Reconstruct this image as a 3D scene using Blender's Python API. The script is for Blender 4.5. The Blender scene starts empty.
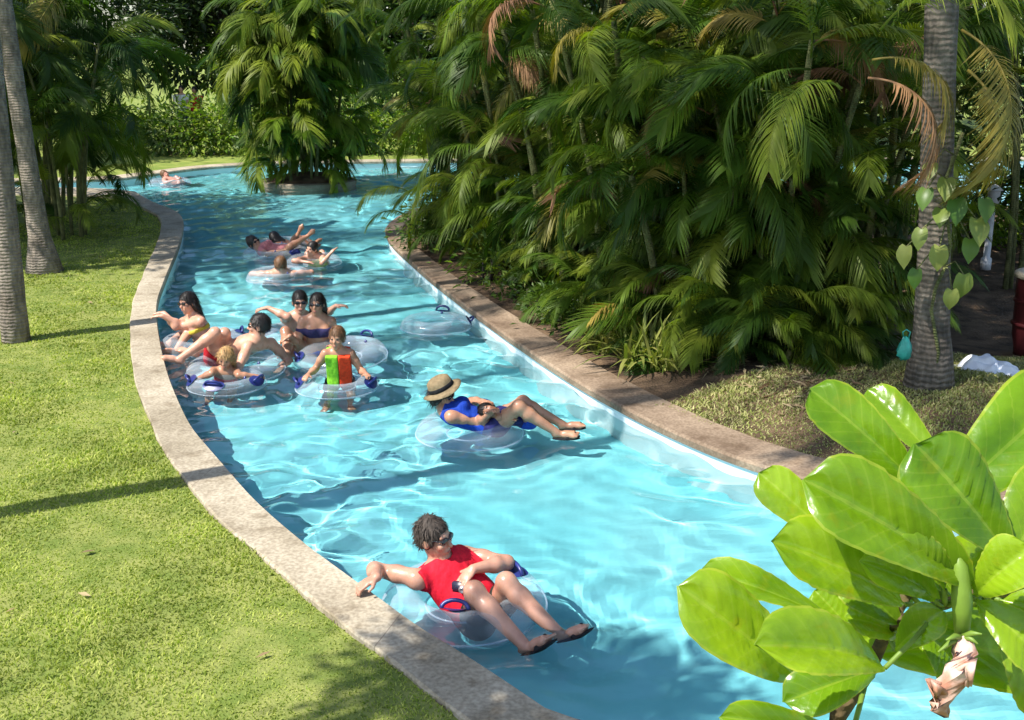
import bpy, bmesh, math, random
import numpy as np
from mathutils import Vector, Matrix, geometry
random.seed(7)
RNG = np.random.default_rng(11)
SC = bpy.context.scene
COL = SC.collection
R = math.radians

# ------------------------------------------------------------------ camera
W, H, FPX = 1024, 720, 1100.0
CAM = np.array([0.0, 0.0, 3.0])
TH = math.atan(310.0 / FPX)
cd = bpy.data.cameras.new('camera')
cd.lens = FPX / W * 36.0
cd.sensor_width = 36.0
cd.clip_end = 2000.0
co = bpy.data.objects.new('camera', cd)
COL.objects.link(co)
co.location = CAM
co.rotation_euler = (math.pi / 2 - TH, 0, 0)
SC.camera = co


def ray(px, py):
    dx, dy = (px - W / 2) / FPX, -(py - H / 2) / FPX
    ct, st = math.cos(TH), math.sin(TH)
    return np.array([dx, ct + dy * st, -st + dy * ct])


def P(px, py, z=0.0):
    """survey point of the photograph on the level z"""
    d = ray(px, py)
    t = (z - CAM[2]) / d[2]
    return CAM + d * t


def at(px, py, Y):
    """survey point of the photograph at distance Y"""
    d = ray(px, py)
    return CAM + d * (Y / d[1])


# ------------------------------------------------------------------ helpers
def nrm(v):
    v = np.asarray(v, float)
    return v / (np.linalg.norm(v) + 1e-12)


def mesh_data(name, V, F, mat=None, smooth=True):
    me = bpy.data.meshes.new(name)
    V = np.asarray(V, np.float32)
    if isinstance(F, np.ndarray) and F.ndim == 2:
        nf, k = F.shape
        me.vertices.add(len(V)); me.vertices.foreach_set('co', V.ravel())
        me.loops.add(nf * k); me.loops.foreach_set('vertex_index', F.astype(np.int32).ravel())
        me.polygons.add(nf)
        me.polygons.foreach_set('loop_start', np.arange(0, nf * k, k, dtype=np.int32))
        me.update(calc_edges=True)
    else:
        me.from_pydata(V.tolist(), [], [list(map(int, f)) for f in F])
        me.update()
    me.validate()
    me.polygons.foreach_set('use_smooth', [smooth] * len(me.polygons))
    if mat:
        me.materials.append(mat)
    return me


def link(name, data, parent=None, loc=None):
    o = bpy.data.objects.new(name, data)
    COL.objects.link(o)
    if parent is not None:
        o.parent = parent
    if loc is not None:
        o.location = loc
    return o


def tag(o, label=None, cat=None, group=None, kind=None):
    if label: o['label'] = label
    if cat: o['category'] = cat
    if group: o['group'] = group
    if kind: o['kind'] = kind
    return o


def thing(name, label, cat, loc, group=None):
    o = link(name, None, None, tuple(float(a) for a in loc))
    return tag(o, label, cat, group)


class MB:
    """collects geometry for ONE mesh"""
    def __init__(self):
        self.V, self.F, self.n = [], [], 0

    def add(self, V, F):
        V = np.asarray(V, float)
        self.V.append(V)
        self.F += [[i + self.n for i in f] for f in F]
        self.n += len(V)
        return self

    def tube(self, pts, rad, n=8, cap=True):
        pts = [np.asarray(p, float) for p in pts]
        if not hasattr(rad, '__len__'):
            rad = [rad] * len(pts)
        V, F = [], []
        ref = np.array([0.3, 0.2, 0.93])
        for i, p in enumerate(pts):
            t = nrm(pts[min(i + 1, len(pts) - 1)] - pts[max(i - 1, 0)])
            a = np.cross(t, ref)
            if np.linalg.norm(a) < 0.05:
                a = np.cross(t, (1, 0, 0))
            a = nrm(a); b = np.cross(t, a)
            for k in range(n):
                g = 2 * math.pi * k / n
                V.append(p + rad[i] * (a * math.cos(g) + b * math.sin(g)))
        for i in range(len(pts) - 1):
            for k in range(n):
                k2 = (k + 1) % n
                F.append([i * n + k, i * n + k2, (i + 1) * n + k2, (i + 1) * n + k])
        if cap:
            F.append(list(range(n))[::-1])
            F.append([(len(pts) - 1) * n + k for k in range(n)])
        return self.add(V, F)

    def lathe(self, prof, c=(0, 0, 0), n=32, sx=1, sy=1):
        V, F = [], []
        for r, z in prof:
            for k in range(n):
                g = 2 * math.pi * k / n
                V.append((c[0] + r * sx * math.cos(g), c[1] + r * sy * math.sin(g), c[2] + z))
        for i in range(len(prof) - 1):
            for k in range(n):
                k2 = (k + 1) % n
                F.append([i * n + k, i * n + k2, (i + 1) * n + k2, (i + 1) * n + k])
        F.append(list(range(n))[::-1]); F.append([(len(prof) - 1) * n + k for k in range(n)])
        return self.add(V, F)

    def arrays(self):
        return np.concatenate(self.V), self.F

    def build(self, name, mat, parent=None, loc=None, smooth=True):
        V, F = self.arrays()
        return link(name, mesh_data(name, V, F, mat, smooth), parent, loc)


# ------------------------------------------------------------------ materials
def new_mat(name):
    m = bpy.data.materials.new(name)
    m.use_nodes = True
    nt = m.node_tree
    b = nt.nodes['Principled BSDF']
    return m, nt, b


def noise_mix(nt, c1, c2, scale, detail=6, coord='Object', lo=.35, hi=.65, stretch=None):
    tc = nt.nodes.new('ShaderNodeTexCoord')
    no = nt.nodes.new('ShaderNodeTexNoise')
    no.inputs['Scale'].default_value = scale
    no.inputs['Detail'].default_value = detail
    src = tc.outputs[coord]
    if stretch:
        mp = nt.nodes.new('ShaderNodeMapping')
        mp.inputs['Scale'].default_value = stretch
        nt.links.new(src, mp.inputs['Vector']); src = mp.outputs[0]
    nt.links.new(src, no.inputs['Vector'])
    rp = nt.nodes.new('ShaderNodeValToRGB')
    rp.color_ramp.elements[0].position = lo; rp.color_ramp.elements[0].color = (*c1, 1)
    rp.color_ramp.elements[1].position = hi; rp.color_ramp.elements[1].color = (*c2, 1)
    nt.links.new(no.outputs['Fac'], rp.inputs[0])
    return rp, no


def mixc(nt, fac, a, b, mode='MIX'):
    n = nt.nodes.new('ShaderNodeMix'); n.data_type = 'RGBA'; n.blend_type = mode
    if hasattr(fac, 'links'): nt.links.new(fac, n.inputs[0])
    else: n.inputs[0].default_value = fac
    for s, v in ((n.inputs[6], a), (n.inputs[7], b)):
        if hasattr(v, 'links'): nt.links.new(v, s)
        else: s.default_value = (*v, 1)
    return n.outputs[2]


def bump(nt, b, height, strength, dist):
    bp = nt.nodes.new('ShaderNodeBump')
    bp.inputs['Strength'].default_value = strength
    bp.inputs['Distance'].default_value = dist
    nt.links.new(height, bp.inputs['Height'])
    nt.links.new(bp.outputs[0], b.inputs['Normal'])


def rough_mat(name, c1, c2, scale, rough=.8, bstr=.3, bscale=None, bdist=.01, coord='Object', stretch=None, spec=.3):
    m, nt, b = new_mat(name)
    rp, no = noise_mix(nt, c1, c2, scale, coord=coord, stretch=stretch)
    nt.links.new(rp.outputs[0], b.inputs['Base Color'])
    b.inputs['Roughness'].default_value = rough
    b.inputs['Specular IOR Level'].default_value = spec
    if bstr:
        _, n2 = noise_mix(nt, c1, c2, bscale or scale * 4, coord=coord, stretch=stretch)
        bump(nt, b, n2.outputs['Fac'], bstr, bdist)
    return m


def leaf_mat(name, c1, c2, trans=.35, rough=.45, per='object', spec=.4):
    """leaf: glossy top with light coming through"""
    m, nt, b = new_mat(name)
    if per == 'object':
        oi = nt.nodes.new('ShaderNodeObjectInfo'); rnd = oi.outputs['Random']
    else:
        ge = nt.nodes.new('ShaderNodeNewGeometry'); rnd = ge.outputs['Random Per Island']
    col = mixc(nt, rnd, c1, c2)
    rp, _ = noise_mix(nt, (.75, .75, .75), (1.2, 1.2, 1.1), 2.5)
    col = mixc(nt, 1.0, col, rp.outputs[0], 'MULTIPLY')
    nt.links.new(col, b.inputs['Base Color'])
    b.inputs['Roughness'].default_value = rough
    b.inputs['Specular IOR Level'].default_value = spec
    tr = nt.nodes.new('ShaderNodeBsdfTranslucent')
    c3 = mixc(nt, 1.0, col, (1.5, 1.7, .5), 'MULTIPLY')
    nt.links.new(c3, tr.inputs['Color'])
    mx = nt.nodes.new('ShaderNodeMixShader'); mx.inputs[0].default_value = trans
    nt.links.new(b.outputs[0], mx.inputs[1]); nt.links.new(tr.outputs[0], mx.inputs[2])
    nt.links.new(mx.outputs[0], nt.nodes['Material Output'].inputs['Surface'])
    return m


def plain(name, c, rough=.6, spec=.4, var=.15, scale=30, metal=0):
    c = np.array(c)
    m = rough_mat(name, tuple(c * (1 - var)), tuple(np.minimum(c * (1 + var), 1)), scale, rough, .15, scale * 3, .003, spec=spec)
    m.node_tree.nodes['Principled BSDF'].inputs['Metallic'].default_value = metal
    return m


def skin_mat(name, c):
    m, nt, b = new_mat(name)
    c = np.array(c)
    rp, no = noise_mix(nt, tuple(c * np.array((.80, .72, .70))), tuple(np.minimum(c * np.array((1.1, 1.04, 1.02)), 1)), 9)
    nt.links.new(rp.outputs[0], b.inputs['Base Color'])
    rr_, nr_ = noise_mix(nt, (.22, .22, .22), (.5, .5, .5), 14)
    nt.links.new(rr_.outputs[0], b.inputs['Roughness'])
    rb_, nb_ = noise_mix(nt, (0, 0, 0), (1, 1, 1), 60)
    bump(nt, b, nb_.outputs['Fac'], .15, .004)
    b.inputs['Specular IOR Level'].default_value = .5
    b.inputs['Subsurface Weight'].default_value = .12
    b.inputs['Subsurface Radius'].default_value = (.02, .008, .004)
    b.inputs['Subsurface Scale'].default_value = .5
    return m


def trunk_mat(name, c1, c2, ring=9.0):
    m, nt, b = new_mat(name)
    tc = nt.nodes.new('ShaderNodeTexCoord')
    wv = nt.nodes.new('ShaderNodeTexWave'); wv.bands_direction = 'Z'
    wv.inputs['Scale'].default_value = ring; wv.inputs['Distortion'].default_value = 3.5
    wv.inputs['Detail'].default_value = 4; wv.inputs['Detail Scale'].default_value = 2.5
    nt.links.new(tc.outputs['Object'], wv.inputs['Vector'])
    rp, no = noise_mix(nt, c1, c2, 3.2, detail=9, lo=.3, hi=.7)
    rp2, n2 = noise_mix(nt, (.6, .6, .6), (1.2, 1.15, 1.1), 28, stretch=(1, 1, .35))
    w2 = nt.nodes.new('ShaderNodeValToRGB')
    w2.color_ramp.elements[0].position = .05; w2.color_ramp.elements[0].color = (.5, .48, .46, 1)
    w2.color_ramp.elements[1].position = .4; w2.color_ramp.elements[1].color = (1, 1, 1, 1)
    nt.links.new(wv.outputs['Fac'], w2.inputs[0])
    col = mixc(nt, 1.0, rp.outputs[0], rp2.outputs[0], 'MULTIPLY')
    col = mixc(nt, .26, col, w2.outputs[0], 'MULTIPLY')
    nt.links.new(col, b.inputs['Base Color'])
    b.inputs['Roughness'].default_value = .9
    b.inputs['Specular IOR Level'].default_value = .2
    ad = nt.nodes.new('ShaderNodeMath'); ad.operation = 'ADD'
    nt.links.new(wv.outputs['Fac'], ad.inputs[0]); nt.links.new(n2.outputs['Fac'], ad.inputs[1])
    bump(nt, b, ad.outputs[0], .4, .025)
    return m


M = {}
M['grass_soil'] = rough_mat('turf', (.13, .18, .03), (.24, .26, .07), 5, .95, .6, 60, .02)
M['blade'] = leaf_mat('grass_blade', (.175, .255, .028), (.45, .465, .135), .3, .6, 'island', .2)
M['dry_blade'] = leaf_mat('dry_blade', (.19, .23, .05), (.46, .42, .21), .2, .7, 'island', .2)
M['soil'] = rough_mat('soil', (.055, .034, .02), (.17, .11, .065), 4, .95, .8, 35, .04)
M['far_grass'] = rough_mat('far_grass', (.14, .2, .03), (.25, .28, .06), 3, .95, .5, 40, .02)
M['bark'] = trunk_mat('palm_bark', (.17, .145, .12), (.31, .275, .235))
M['bark_dark'] = trunk_mat('dark_bark', (.07, .055, .045), (.18, .15, .125), 6)
M['bark_mid'] = trunk_mat('palm_bark_brown', (.10, .085, .07), (.21, .185, .155), 7)
M['cane'] = trunk_mat('palm_cane', (.10, .12, .045), (.24, .24, .10), 14)
M['frond'] = leaf_mat('palm_leaf', (.025, .064, .007), (.074, .128, .014), .32, .48, spec=.25)
M['frond_bright'] = leaf_mat('palm_leaf_bright', (.085, .148, .014), (.215, .255, .032), .38, .48, spec=.25)
M['frond_yellow'] = leaf_mat('palm_leaf_yellow', (.22, .2, .03), (.30, .22, .05), .3, .5)
M['frond_dead'] = leaf_mat('palm_leaf_dead', (.20, .085, .05), (.30, .16, .08), .15, .7)
M['leaf_dark'] = leaf_mat('tree_leaf_dark', (.016, .036, .008), (.04, .075, .014), .2, .45, 'island')
M['leaf_mid'] = leaf_mat('tree_leaf', (.03, .075, .012), (.09, .15, .02), .3, .45, 'island')
M['leaf_light'] = leaf_mat('shrub_leaf', (.08, .17, .018), (.24, .30, .04), .35, .45, 'island')
M['strap'] = leaf_mat('strap_leaf', (.14, .20, .03), (.34, .33, .10), .3, .5, 'island')


def coping_mat(name='coping_stone', c1=(.335, .285, .205), c2=(.50, .435, .33)):
    m, nt, b = new_mat(name)
    rp, no = noise_mix(nt, c1, c2, 1.7, detail=8)
    rp2, n2 = noise_mix(nt, (.72, .70, .68), (1.1, 1.1, 1.1), 45, detail=4)
    rp3, _ = noise_mix(nt, (.62, .58, .53), (1, 1, 1), 6, detail=6, lo=.33, hi=.47)
    col = mixc(nt, 1.0, rp.outputs[0], rp2.outputs[0], 'MULTIPLY')
    col = mixc(nt, .7, col, rp3.outputs[0], 'MULTIPLY')
    uv = nt.nodes.new('ShaderNodeUVMap'); uv.uv_map = 'along'
    sx = nt.nodes.new('ShaderNodeSeparateXYZ'); nt.links.new(uv.outputs[0], sx.inputs[0])
    def mth(op, a, v):
        n = nt.nodes.new('ShaderNodeMath'); n.operation = op
        nt.links.new(a, n.inputs[0]); n.inputs[1].default_value = v
        return n.outputs[0]
    q = mth('FRACT', mth('DIVIDE', sx.outputs[0], 1.35), 0)
    slab = mth('FLOOR', mth('DIVIDE', sx.outputs[0], 1.35), 0)
    wn = nt.nodes.new('ShaderNodeTexWhiteNoise'); wn.noise_dimensions = '1D'; nt.links.new(slab, wn.inputs['W'])
    tone = nt.nodes.new('ShaderNodeMapRange'); tone.inputs['To Min'].default_value = .88; tone.inputs['To Max'].default_value = 1.08
    nt.links.new(wn.outputs[0], tone.inputs['Value'])
    gr = mth('MULTIPLY', mth('LESS_THAN', q, .005), .6)
    col = mixc(nt, 1.0, col, tone.outputs[0], 'MULTIPLY')
    col = mixc(nt, gr, col, (.13, .10, .075))
    nt.links.new(col, b.inputs['Base Color'])
    b.inputs['Roughness'].default_value = .85
    b.inputs['Specular IOR Level'].default_value = .25
    bump(nt, b, n2.outputs['Fac'], .5, .006)
    return m


M['coping'] = coping_mat()
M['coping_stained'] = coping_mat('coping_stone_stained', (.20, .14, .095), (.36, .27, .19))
M['pool_wall'] = rough_mat('pool_wall_paint', (.74, .84, .86), (.82, .89, .90), 2.5, .6, .1, 20, .004)
M['pool_floor'] = rough_mat('pool_floor_paint', (.22, .655, .705), (.315, .745, .78), .8, .7, .1, 15, .004)


def water_mat():
    m, nt, b = new_mat('pool_water')
    b.inputs['Base Color'].default_value = (.80, .97, 1, 1)
    b.inputs['Transmission Weight'].default_value = 1
    b.inputs['Roughness'].default_value = .02
    b.inputs['IOR'].default_value = 1.33
    b.inputs['Specular IOR Level'].default_value = .15
    return m


M['water'] = water_mat()


def vinyl_mat(name, tint, milk):
    """clear inflatable film: see-through, milky, glossy"""
    m, nt, b = new_mat(name)
    b.inputs['Base Color'].default_value = (.75, .82, .90, 1)
    b.inputs['Roughness'].default_value = .12
    b.inputs['Specular IOR Level'].default_value = .8
    _, no = noise_mix(nt, (0, 0, 0), (1, 1, 1), 7, detail=3)
    bump(nt, b, no.outputs['Fac'], .6, .03)
    tp = nt.nodes.new('ShaderNodeBsdfTransparent')
    tp.inputs['Color'].default_value = (*tint, 1)
    lw = nt.nodes.new('ShaderNodeLayerWeight'); lw.inputs['Blend'].default_value = .35
    mr = nt.nodes.new('ShaderNodeMapRange')
    mr.inputs['To Min'].default_value = milk; mr.inputs['To Max'].default_value = milk + .30
    nt.links.new(lw.outputs['Facing'], mr.inputs['Value'])
    mx = nt.nodes.new('ShaderNodeMixShader')
    nt.links.new(mr.outputs[0], mx.inputs[0])
    nt.links.new(tp.outputs[0], mx.inputs[1]); nt.links.new(b.outputs[0], mx.inputs[2])
    nt.links.new(mx.outputs[0], nt.nodes['Material Output'].inputs['Surface'])
    return m


M['vinyl'] = vinyl_mat('clear_vinyl', (.95, .98, 1.0), .075)
M['navy_vinyl'] = plain('navy_vinyl', (.02, .03, .16), .35, .5)
M['seam'] = vinyl_mat('vinyl_seam', (.85, .93, .98), .16)

# ------------------------------------------------------------------ layout lines (surveyed on the coping level)
ZC, ZL = .15, .12


def line(pts, z):
    return np.array([P(x, y, z)[:2] for x, y in pts])


def smooth_line(pts, n=4):
    pts = np.asarray(pts, float)
    for _ in range(n):
        q = .75 * pts[:-1] + .25 * pts[1:]
        r = .25 * pts[:-1] + .75 * pts[1:]
        mid = np.empty((2 * len(q), 2)); mid[0::2] = q; mid[1::2] = r
        pts = np.concatenate([pts[:1], mid, pts[-1:]])
    return pts


L_in = line([(127, 186), (150, 201), (176, 210), (184, 218), (183, 232), (178, 249), (171, 265), (164, 283), (158, 299), (157, 316), (160, 341),
             (168, 374), (181, 405), (192, 427), (211, 449), (231, 472), (256, 500), (303, 540), (344, 570), (381, 597), (419, 625), (462, 650), (519, 687), (566, 719)], ZC)
L_out = line([(118, 193), (140, 206), (157, 214), (162, 222), (159, 236), (152, 254), (145, 268), (139, 283), (133, 299), (129, 322), (131, 355),
              (136, 388), (150, 419), (161, 447), (181, 474), (202, 500), (222, 523), (258, 552), (300, 588), (350, 630), (394, 661), (425, 688), (466, 719), (500, 742)], ZC)
L_in = np.concatenate([[[-30, 24.0]], [[-14, 23.6]], L_in, [[1.65, 3.75]], [[3.2, 2.6]], [[5.2, .9]], [[9, -1.5]]])
L_out = np.concatenate([[[-30, 22.9]], [[-14, 22.6]], L_out, [[1.15, 3.4]], [[2.7, 2.2]], [[4.7, .4]], [[8.7, -2.0]]])
R_in = line([(440, 203), (415, 208), (395, 217), (385, 226), (385, 233), (391, 243), (405, 256), (430, 278), (460, 301), (490, 323), (530, 351), (575, 380), (620, 405),
             (670, 430), (730, 455), (790, 474), (850, 487), (930, 497)], ZC)
R_out = line([(445, 206), (425, 210), (409, 219), (402, 226), (403, 232), (410, 241), (426, 254), (452, 274), (486, 297), (518, 317), (560, 343), (605, 369), (650, 392),
              (702, 417), (760, 439), (815, 456), (865, 467), (935, 475)], ZC)
R_in = np.concatenate([[[30, 21.6]], [[6, 20.6]], R_in, [[4.4, 6.35]], [[7, 5.7]], [[12, 4.9]], [[30, 3.6]]])
R_out = np.concatenate([[[30, 21.2]], [[6, 20.2]], R_out, [[4.5, 6.8]], [[7.1, 6.15]], [[12.1, 5.35]], [[30, 4.1]]])
F_in = np.array([[-30, 25.2], [-12, 25.0], [-9.2, 25.4], [-8.6, 26.6], [-7.6, 28.6], [-5, 29.6], [0, 30.0], [6, 30.2], [30, 30.6]])
F_out = F_in + np.array([[0, .5], [-.1, .5], [-.35, .5], [-.45, .25], [-.25, .5], [0, .5], [0, .5], [0, .5], [0, .5]])
L_in, L_out, R_in, R_out, F_in, F_out = [smooth_line(a, 2) for a in (L_in, L_out, R_in, R_out, F_in, F_out)]


def coping(name, a_in, a_out, mat=None):
    """solid kerb slab with a nosing over the water and the wall below it"""
    n = len(a_in)
    nrml = np.array([nrm(o - i) for i, o in zip(a_in, a_out)])
    prof = []
    nose = a_in
    V, F = [], []
    for k in range(n):
        i, o, d = a_in[k], a_out[k], nrml[k]
        wob = .006 * math.sin(k * 1.7) + .004 * math.sin(k * .63 + 1)
        prof = [(*(i + d * .03), ZC - .075), (*(i + d * .004), ZC - .07), (*i, ZC - .02), (*(i + d * .016), ZC), (*(o - d * .012), ZC + wob * .3), (*(o + d * wob), ZC - .012), (*(o + d * wob), -.2)]
        V += prof
    m = 7
    for k in range(n - 1):
        for j in range(m - 1):
            F.append([k * m + j, k * m + j + 1, (k + 1) * m + j + 1, (k + 1) * m + j])
    o = link(name, mesh_data(name, V, F, mat or M['coping'], True))
    o.data.polygons.foreach_set('use_smooth', [False] * len(o.data.polygons))
    arc = np.concatenate([[0], np.cumsum(np.linalg.norm(np.diff(a_in, axis=0), axis=1))])
    uv = o.data.uv_layers.new(name='along')
    vi = np.empty(len(o.data.loops), np.int32); o.data.loops.foreach_get('vertex_index', vi)
    uvs = np.stack([arc[vi // 7], (vi % 7) / 7.0], -1).astype(np.float32)
    uv.data.foreach_set('uv', uvs.ravel())
    tag(o, kind='structure')
    V, F = [], []
    for k in range(n):
        i, d = a_in[k], nrml[k]
        V += [(*(i + d * .03), ZC - .07), (*(i + d * .03), -.46)]
    for k in range(n - 1):
        F.append([2 * k, 2 * k + 1, 2 * k + 3, 2 * k + 2])
    w = link('pool_wall', mesh_data('pool_wall', V, F, M['pool_wall']))
    tag(w, kind='structure')
    w.cycles.is_caustics_receiver = True
    return o


coping('pool_edge_paving', L_in, L_out)
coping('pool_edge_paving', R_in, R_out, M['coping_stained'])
coping('pool_edge_paving', F_in, F_out)


def fill_poly(name, poly, zfun, mat, extra=None):
    """flat region filled with constrained triangles, heights by zfun(x, y)"""
    n = len(poly)
    verts = [Vector(p) for p in poly]
    if extra is not None:
        ins = inside_poly(extra, poly)
        verts += [Vector(p) for p in extra[ins]]
    vs, es, fs, *_ = geometry.delaunay_2d_cdt(verts, [], [list(range(n))], 1, 1e-5)
    V = [(v.x, v.y, zfun(v.x, v.y)) for v in vs]
    o = link(name, mesh_data(name, V, fs, mat))
    if sum(p.normal.z for p in o.data.polygons) < 0:
        o.data.flip_normals()
    return o


def inside_poly(pts, poly):
    x, y = pts[:, 0], pts[:, 1]
    r = np.zeros(len(pts), bool)
    j = len(poly) - 1
    for i in range(len(poly)):
        xi, yi = poly[i]; xj, yj = poly[j]
        c = ((yi > y) != (yj > y)) & (x < (xj - xi) * (y - yi) / (yj - yi + 1e-12) + xi)
        r ^= c
        j = i
    return r


BIG = 400.0
lawn_poly = np.concatenate([L_out, [[20, -9], [BIG, -200], [BIG, -BIG], [-BIG, -BIG], [-BIG, 22.9]]])
gx, gy = np.meshgrid(np.arange(-12, 4, .35), np.arange(1, 22, .35), indexing='ij')
grid_l = np.stack([gx.ravel(), gy.ravel()], -1) + RNG.uniform(-.08, .08, (gx.size, 2))


def z_lawn(x, y):
    return ZL + .012 * math.sin(x * 1.3 + y * .7) + .008 * math.sin(x * 2.9 - y * 2.1) - .01


lawn = tag(fill_poly('lawn', lawn_poly, z_lawn, M['grass_soil'], grid_l), kind='structure')
right_poly = np.concatenate([R_out, [[BIG, 4], [BIG, 21.2]]])
gx, gy = np.meshgrid(np.arange(-2.5, 12, .25), np.arange(5, 21, .25), indexing='ij')
grid_r = np.stack([gx.ravel(), gy.ravel()], -1) + RNG.uniform(-.07, .07, (gx.size, 2))
TRUNK_R = P(931, 368, .5)[:2]


def z_right(x, y):
    d = math.hypot((x - TRUNK_R[0]) / 2.2, (y - TRUNK_R[1]) / 1.9)
    z = .125 + .24 * math.exp(-d * d * 1.1)
    # keep the kerb line level
    e = np.min(np.hypot(R_out[:, 0] - x, R_out[:, 1] - y)) if -4 < x < 14 else 5
    f = min(1, e / .9)
    z = .125 + (z - .125) * f
    z += f * (.03 * math.sin(x * 2.3 + 1) * math.sin(y * 1.9) + .015 * math.sin(x * 6.1) * math.sin(y * 5.3 + 2))
    return z


tag(fill_poly('ground', right_poly, z_right, M['soil'], grid_r), kind='structure')
far_poly = np.concatenate([F_out, [[BIG, 31], [BIG, 900], [-BIG, 900], [-BIG, 25.7]]])
tag(fill_poly('far_ground', far_poly, lambda x, y: ZL, M['far_grass']), kind='structure')

# pool floor
pf = link('pool_floor', mesh_data('pool_floor', [(-40, -10, -.46), (40, -10, -.46), (40, 40, -.46), (-40, 40, -.46)], [(0, 1, 2, 3)], M['pool_floor']))
tag(pf, kind='structure'); pf.cycles.is_caustics_receiver = True


# water: one sheet with real ripples
def build_water():
    ys = [1.0]
    while ys[-1] < 31.5:
        ys.append(ys[-1] + max(.035, .0055 * ys[-1]))
    ys = np.array(ys)
    xs = np.concatenate([np.arange(-30, -9, .4), np.arange(-9, 9, .045), np.arange(9, 30, .4)])
    X, Y = np.meshgrid(xs, ys, indexing='ij')
    Z = np.zeros_like(X)
    r = np.random.default_rng(4)
    q = np.zeros_like(X)
    for L, w_ in ((3.1, 1.0), (1.7, .7), (1.0, .45)):
        for _ in range(4):
            a = r.uniform(0, 6.28); q += w_ * np.sin(2 * math.pi / L * (X * math.cos(a) * .8 + Y * math.sin(a) * 1.1) + r.uniform(0, 6.28))
    amp = np.clip(.82 + .24 * q, .30, 1.75)
    # the churned middle of the channel is rougher than the calm water below the right wall
    calm = np.exp(-(((X - 1.3) / 1.1) ** 2 + ((Y - 5.6) / 1.6) ** 2))
    amp *= 1 - .55 * calm
    WX = X + .12 * np.sin(1.9 * Y + .8 * X) + .08 * np.sin(3.7 * Y - 1.1 * X)
    WY = Y + .12 * np.sin(1.6 * X - .9 * Y) + .08 * np.sin(3.1 * X + 1.3 * Y)
    for i in range(84):
        L = math.exp(r.uniform(math.log(.12), math.log(.75)))
        a = r.normal(1.2, .9); k = 2 * math.pi / L
        s = .0048 * L * r.uniform(.5, 1)
        Z += s * np.sin(k * (WX * math.cos(a) + WY * math.sin(a)) + r.uniform(0, 6.28))
    Z *= amp * (1 + .12 * np.clip((Y - 10) / 12, 0, 1))
    # rings of ripples spreading from the floats and swimmers
    for px, py, rad in ((464, 601, .47), (470, 431, .44), (205, 344, .46), (236, 369, .47), (227, 383, .36), (300, 337, .46), (341, 357, .47), (337, 385, .38), (280, 277, .45), (276, 254, .5), (314, 262, .4), (436, 325, .4)):
        c = P(px, py, 0)
        d = np.hypot(X - c[0], Y - c[1]) - rad
        wob = .05 * np.sin(5 * np.arctan2(Y - c[1], X - c[0]) + px)
        Z += .0045 * np.exp(-np.maximum(d, 0) / .28) * (d > -.05) * np.sin(2 * math.pi * (d + wob) / .17)
    V = np.stack([X, Y, Z], -1).reshape(-1, 3)
    nx, ny = X.shape
    I = np.arange(nx * ny).reshape(nx, ny)
    F = np.stack([I[:-1, :-1], I[1:, :-1], I[1:, 1:], I[:-1, 1:]], -1).reshape(-1, 4)
    o = link('water', mesh_data('water', V, F, M['water']))
    tag(o, kind='structure')
    o.cycles.is_caustics_caster = True
    return o


build_water()

# planted island in the river
IC = P(308, 182, .1)[:2]
isl = MB().lathe([(1.08, -.46), (1.08, .02), (1.10, .06), (1.10, .14), (1.05, .16), (.9, .16)], (IC[0], IC[1], 0), 48, 1.0, .95)
o = tag(isl.build('island_kerb', M['coping'], smooth=False), kind='structure')
isl = MB().lathe([(.95, .14), (.8, .22), (.4, .3), (.05, .33)], (IC[0], IC[1], 0), 32, 1.0, .95)
tag(isl.build('island_soil', M['soil']), kind='structure')
isl = MB().lathe([(1.104, .145), (1.02, .165)], (IC[0], IC[1], 0), 48, 1.0, .95)


# ------------------------------------------------------------------ grass
def grass(name, poly, x0, x1, y0, y1, dens, mat, zf, hgt=.024, seed=1):
    r = np.random.default_rng(seed)
    N = int((x1 - x0) * (y1 - y0) * dens(y0))
    p = np.stack([r.uniform(x0, x1, N), r.uniform(y0, y1, N)], -1)
    p = p[r.uniform(0, 1, N) < np.array([dens(y) for y in p[:, 1]]) / dens(y0)]
    p = p[inside_poly(p, poly)]
    p = p + r.normal(size=p.shape) * .014
    n = len(p)
    z = np.array([zf(a, b) for a, b in p])
    ang = r.uniform(0, 2 * np.pi, n)
    h = hgt * r.uniform(.5, 1.3, n) * (.8 + .35 * np.sin(p[:, 0] * 3.1 + p[:, 1]) * np.sin(p[:, 1] * 2.3))
    w = np.clip(.0016 + .0006 * p[:, 1], .003, .014) * r.uniform(.7, 1.3, n)
    lean = r.uniform(.2, 1.3, n) * h
    la = r.uniform(0, 2 * np.pi, n)
    b = np.stack([p[:, 0], p[:, 1], z - .004], -1)
    sd = np.stack([np.cos(ang) * w, np.sin(ang) * w, 0 * w], -1)
    mid = b + np.stack([np.cos(la) * lean * .35, np.sin(la) * lean * .35, h * .65], -1)
    tip = b + np.stack([np.cos(la) * lean, np.sin(la) * lean, h], -1)
    V = np.stack([b - sd, b + sd, mid + sd * .7, mid - sd * .7, tip + sd * .12, tip - sd * .12], 1).reshape(-1, 3)
    i = np.arange(n)[:, None] * 6
    F = np.concatenate([i + np.array([[0, 1, 2, 3]]), i + np.array([[3, 2, 4, 5]])])
    o = link(name, mesh_data(name, V, F, mat, False))
    return o


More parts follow.
